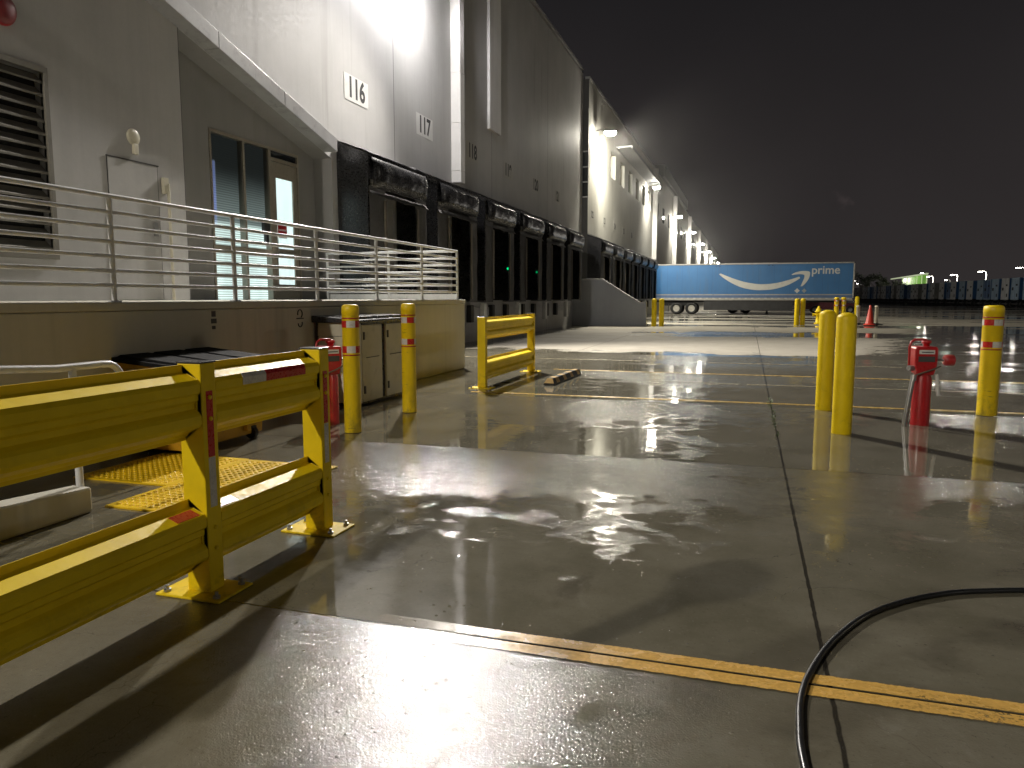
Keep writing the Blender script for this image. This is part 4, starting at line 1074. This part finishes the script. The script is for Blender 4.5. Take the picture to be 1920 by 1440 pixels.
# ------------------------------------------------------------------ lamp posts, lit hall and trees beyond
M['pole_lens'] = emit('street_lamp_lens', (1.,.96,.88), 34.)
M['pole'] = surf('pale_lamp_pole', (.55,.55,.52), .4, .08, 3)
lp = thing('street_lamp', 'white street lamp with a bent arm by the trailer yard', 'street lamp', group='street lamps beyond the trailers')
m = MB(); m.tube([(0,0,0),(0,0,8.2),(0,0,8.8)], [.2,.16,.15], 10); m.tube([(0,0,8.8),(-.25,0,9.15),(-.7,0,9.25),(-1.3,0,9.22)], .10, 8); m.build('pole', M['pole'], lp)
m = MB(); m.prism([(-2.2,9.12),(-1.2,9.12),(-1.2,9.3),(-1.6,9.36),(-2.1,9.28)], 'y', -.32, .32); m.build('lamp_head', M['lamp_body'], lp)
m = MB(); m.box(-2.15,-1.25,-.3,.3,8.98,9.11); m.build('lens', M['pole_lens'], lp)
poles = [(42.,24.,1.3),(42.,-14.,1.3),(67.,227.5,1.),(65.9,257.,1.),(66.3,291.,1.),(63.,310.5,1.),(72.7,329.,.9),(67.8,344.,1.25),(46.8,380.,1.),(57.3,453.,1.)]  # first two poles stand out of view, added for fill light
for i, (x,y,s_) in enumerate(poles):
    o = lp if i == 0 else dup(lp)
    o.location = (x+1.6, y, 0); o.scale = (s_,s_,s_)
    if i < 2: light('street_lamp_light', (x-.1, y-.2, 8.7*s_), 1900, (1.,.92,.78), .3)  # fill from the two added poles
    elif i < 6: light('street_lamp_light', (x-.1, y-.2, 8.7*s_), 4500, (1.,.93,.82), .3)
gh = thing('lit_hall', 'long low hall with glowing green glass walls behind the trailers', 'building')
k = NT('green_lit_glass'); X = k.xyz()
e = k.math('MULTIPLY', k.lin(k.noise(k.scale(k.pos(), (1,1,.4)), .35, 2), .3, .7, .3, 1.0), .62)
k.set(Base_Color=(.1,.2,.05), Roughness=.2, Emission_Color=(.22,.62,.03), Emission_Strength=e)
m = MB(); m.add([(57.8,330,0),(66.3,330,0),(66.3,330,10.3),(57.8,330,8.9)], [(0,1,2,3)]); m.add([(66.3,330,0),(66.3,352,0),(66.3,352,10.3),(66.3,330,10.3)], [(0,1,2,3)])
m.build('glass_wall', k.m, gh)
m = MB()
for i in range(6):
    x = 57.8+i*1.7; m.box(x-.14,x+.14,329.8,329.99,0,8.9+i*.28)
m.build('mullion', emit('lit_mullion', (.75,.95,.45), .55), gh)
m = MB(); m.add([(57.3,329.6,8.95),(66.8,329.6,10.5),(66.8,353,10.5),(57.3,353,8.95),(57.3,329.6,9.4),(66.8,329.6,11.0),(66.8,353,11.0),(57.3,353,9.4)], [(0,3,2,1),(4,5,6,7),(0,1,5,4),(1,2,6,5),(2,3,7,6),(3,0,4,7)])
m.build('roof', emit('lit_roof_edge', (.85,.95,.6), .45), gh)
def tree(label, loc, h, w, seed):
    rnd = random.Random(seed); t = thing('tree', label, 'tree', loc, group='dark trees behind the trailers')
    m = MB(); m.tube([(0,0,0),(.1,0,h*.3),(0,.1,h*.6)], [.35,.25,.12], 8)
    for i in range(6):
        a_ = rnd.uniform(0,6.28); m.tube([(0,0,h*.35+i*.3),(math.cos(a_)*w*.3,math.sin(a_)*w*.3,h*.6+i*.2)], [.12,.04], 6)
    m.build('trunk', M['bark'], t)
    m = MB(); cl = [(rnd.uniform(-.5,.5)*w, rnd.uniform(-.5,.5)*w, h*rnd.uniform(.42,.95), rnd.uniform(.14,.26)*w) for _ in range(11)]
    for (cx,cy,cz,cr) in cl:
        for _ in range(150):
            v = Vector((rnd.gauss(0,1),rnd.gauss(0,1),rnd.gauss(0,.8))); v = v.normalized()*cr*rnd.uniform(.4,1.1)
            s_ = rnd.uniform(.14,.34); a_ = Vector((rnd.gauss(0,1),rnd.gauss(0,1),rnd.gauss(0,1))).normalized(); b = a_.orthogonal().normalized()
            c = Vector((cx,cy,cz))+v
            m.add([c-a_*s_, c+b*s_*.6, c+a_*s_, c-b*s_*.6], [(0,1,2,3)])
    m.build('crown', M['leaf'], t)
for i, (lab,x,y,h,w) in enumerate((('tallest dark tree just beyond the trailer nose',39.5,300,10.2,7),('dark tree between the tallest tree and the green hall',43.5,296,9.4,6.5),('low dark tree beside the green hall',49.5,300,7.6,6),('small dark tree low against the sky',53.2,310,6.8,5))):
    tree(lab, (x,y,0), h, w, i+3)

# ------------------------------------------------------------------ unseen post sign, added only to throw the long soft shadow
sp = thing('shadow_post', 'unseen disc sign on a post, added to throw the long soft shadow', 'sign', (-1.95,.62,0))
m = MB(); m.tube([(0,0,0),(0,0,2.3)], .06, 10); m.build('post', M['steel'], sp)
m = MB(); m.lathe([(.16,-.006),(.16,.006)], 0, 0, 28); o = m.build('shadow_disc', M['white'], sp); o.rotation_euler = (R(75),0,R(-35)); o.location = (0,0,2.45)

mk = bpy.data.materials.new('lamp_glow_haze'); mk.use_nodes = True; tt = mk.node_tree; tt.nodes.remove(tt.nodes['Principled BSDF'])  # haze volume added to give the lamps a bloom-like glow
vs = tt.nodes.new('ShaderNodeVolumeScatter'); tg = tt.nodes.new('ShaderNodeNewGeometry'); sg = tt.nodes.new('ShaderNodeSeparateXYZ'); tt.links.new(tg.outputs['Position'], sg.inputs[0])
fs = []
for ax, a0, a1, v0, v1 in ((0,-8.,5.,.0028,.0),(1,30.,44.,.0,1.),(2,9.,16.5,1.,.0)):
    mm = tt.nodes.new('ShaderNodeMapRange'); tt.links.new(sg.outputs[ax], mm.inputs[0])
    for i_, v_ in zip((1,2,3,4),(a0,a1,v0,v1)): mm.inputs[i_].default_value = v_
    fs.append(mm.outputs[0])
fm = fs[0]
for q_ in fs[1:]:
    mu = tt.nodes.new('ShaderNodeMath'); mu.operation = 'MULTIPLY'; tt.links.new(fm, mu.inputs[0]); tt.links.new(q_, mu.inputs[1]); fm = mu.outputs[0]
tt.links.new(fm, vs.inputs['Density']); vs.inputs['Anisotropy'].default_value = .68
tt.links.new(vs.outputs[0], tt.nodes['Material Output'].inputs['Volume'])
glow_haze = MB().box(-8.05, 6, 30, 215, 4.9, 17).build('glow_haze', mk); tag(glow_haze, kind='structure')
# ------------------------------------------------------------------ render settings
S.view_settings.view_transform = 'Standard'; S.view_settings.look = 'None'; S.view_settings.exposure = 0
try:
    S.cycles.use_denoising = True
    S.cycles.caustics_reflective = False; S.cycles.caustics_refractive = False
    S.cycles.sample_clamp_indirect = 6.0; S.cycles.max_bounces = 6
    S.cycles.use_light_tree = True
except Exception as ex: print(ex)
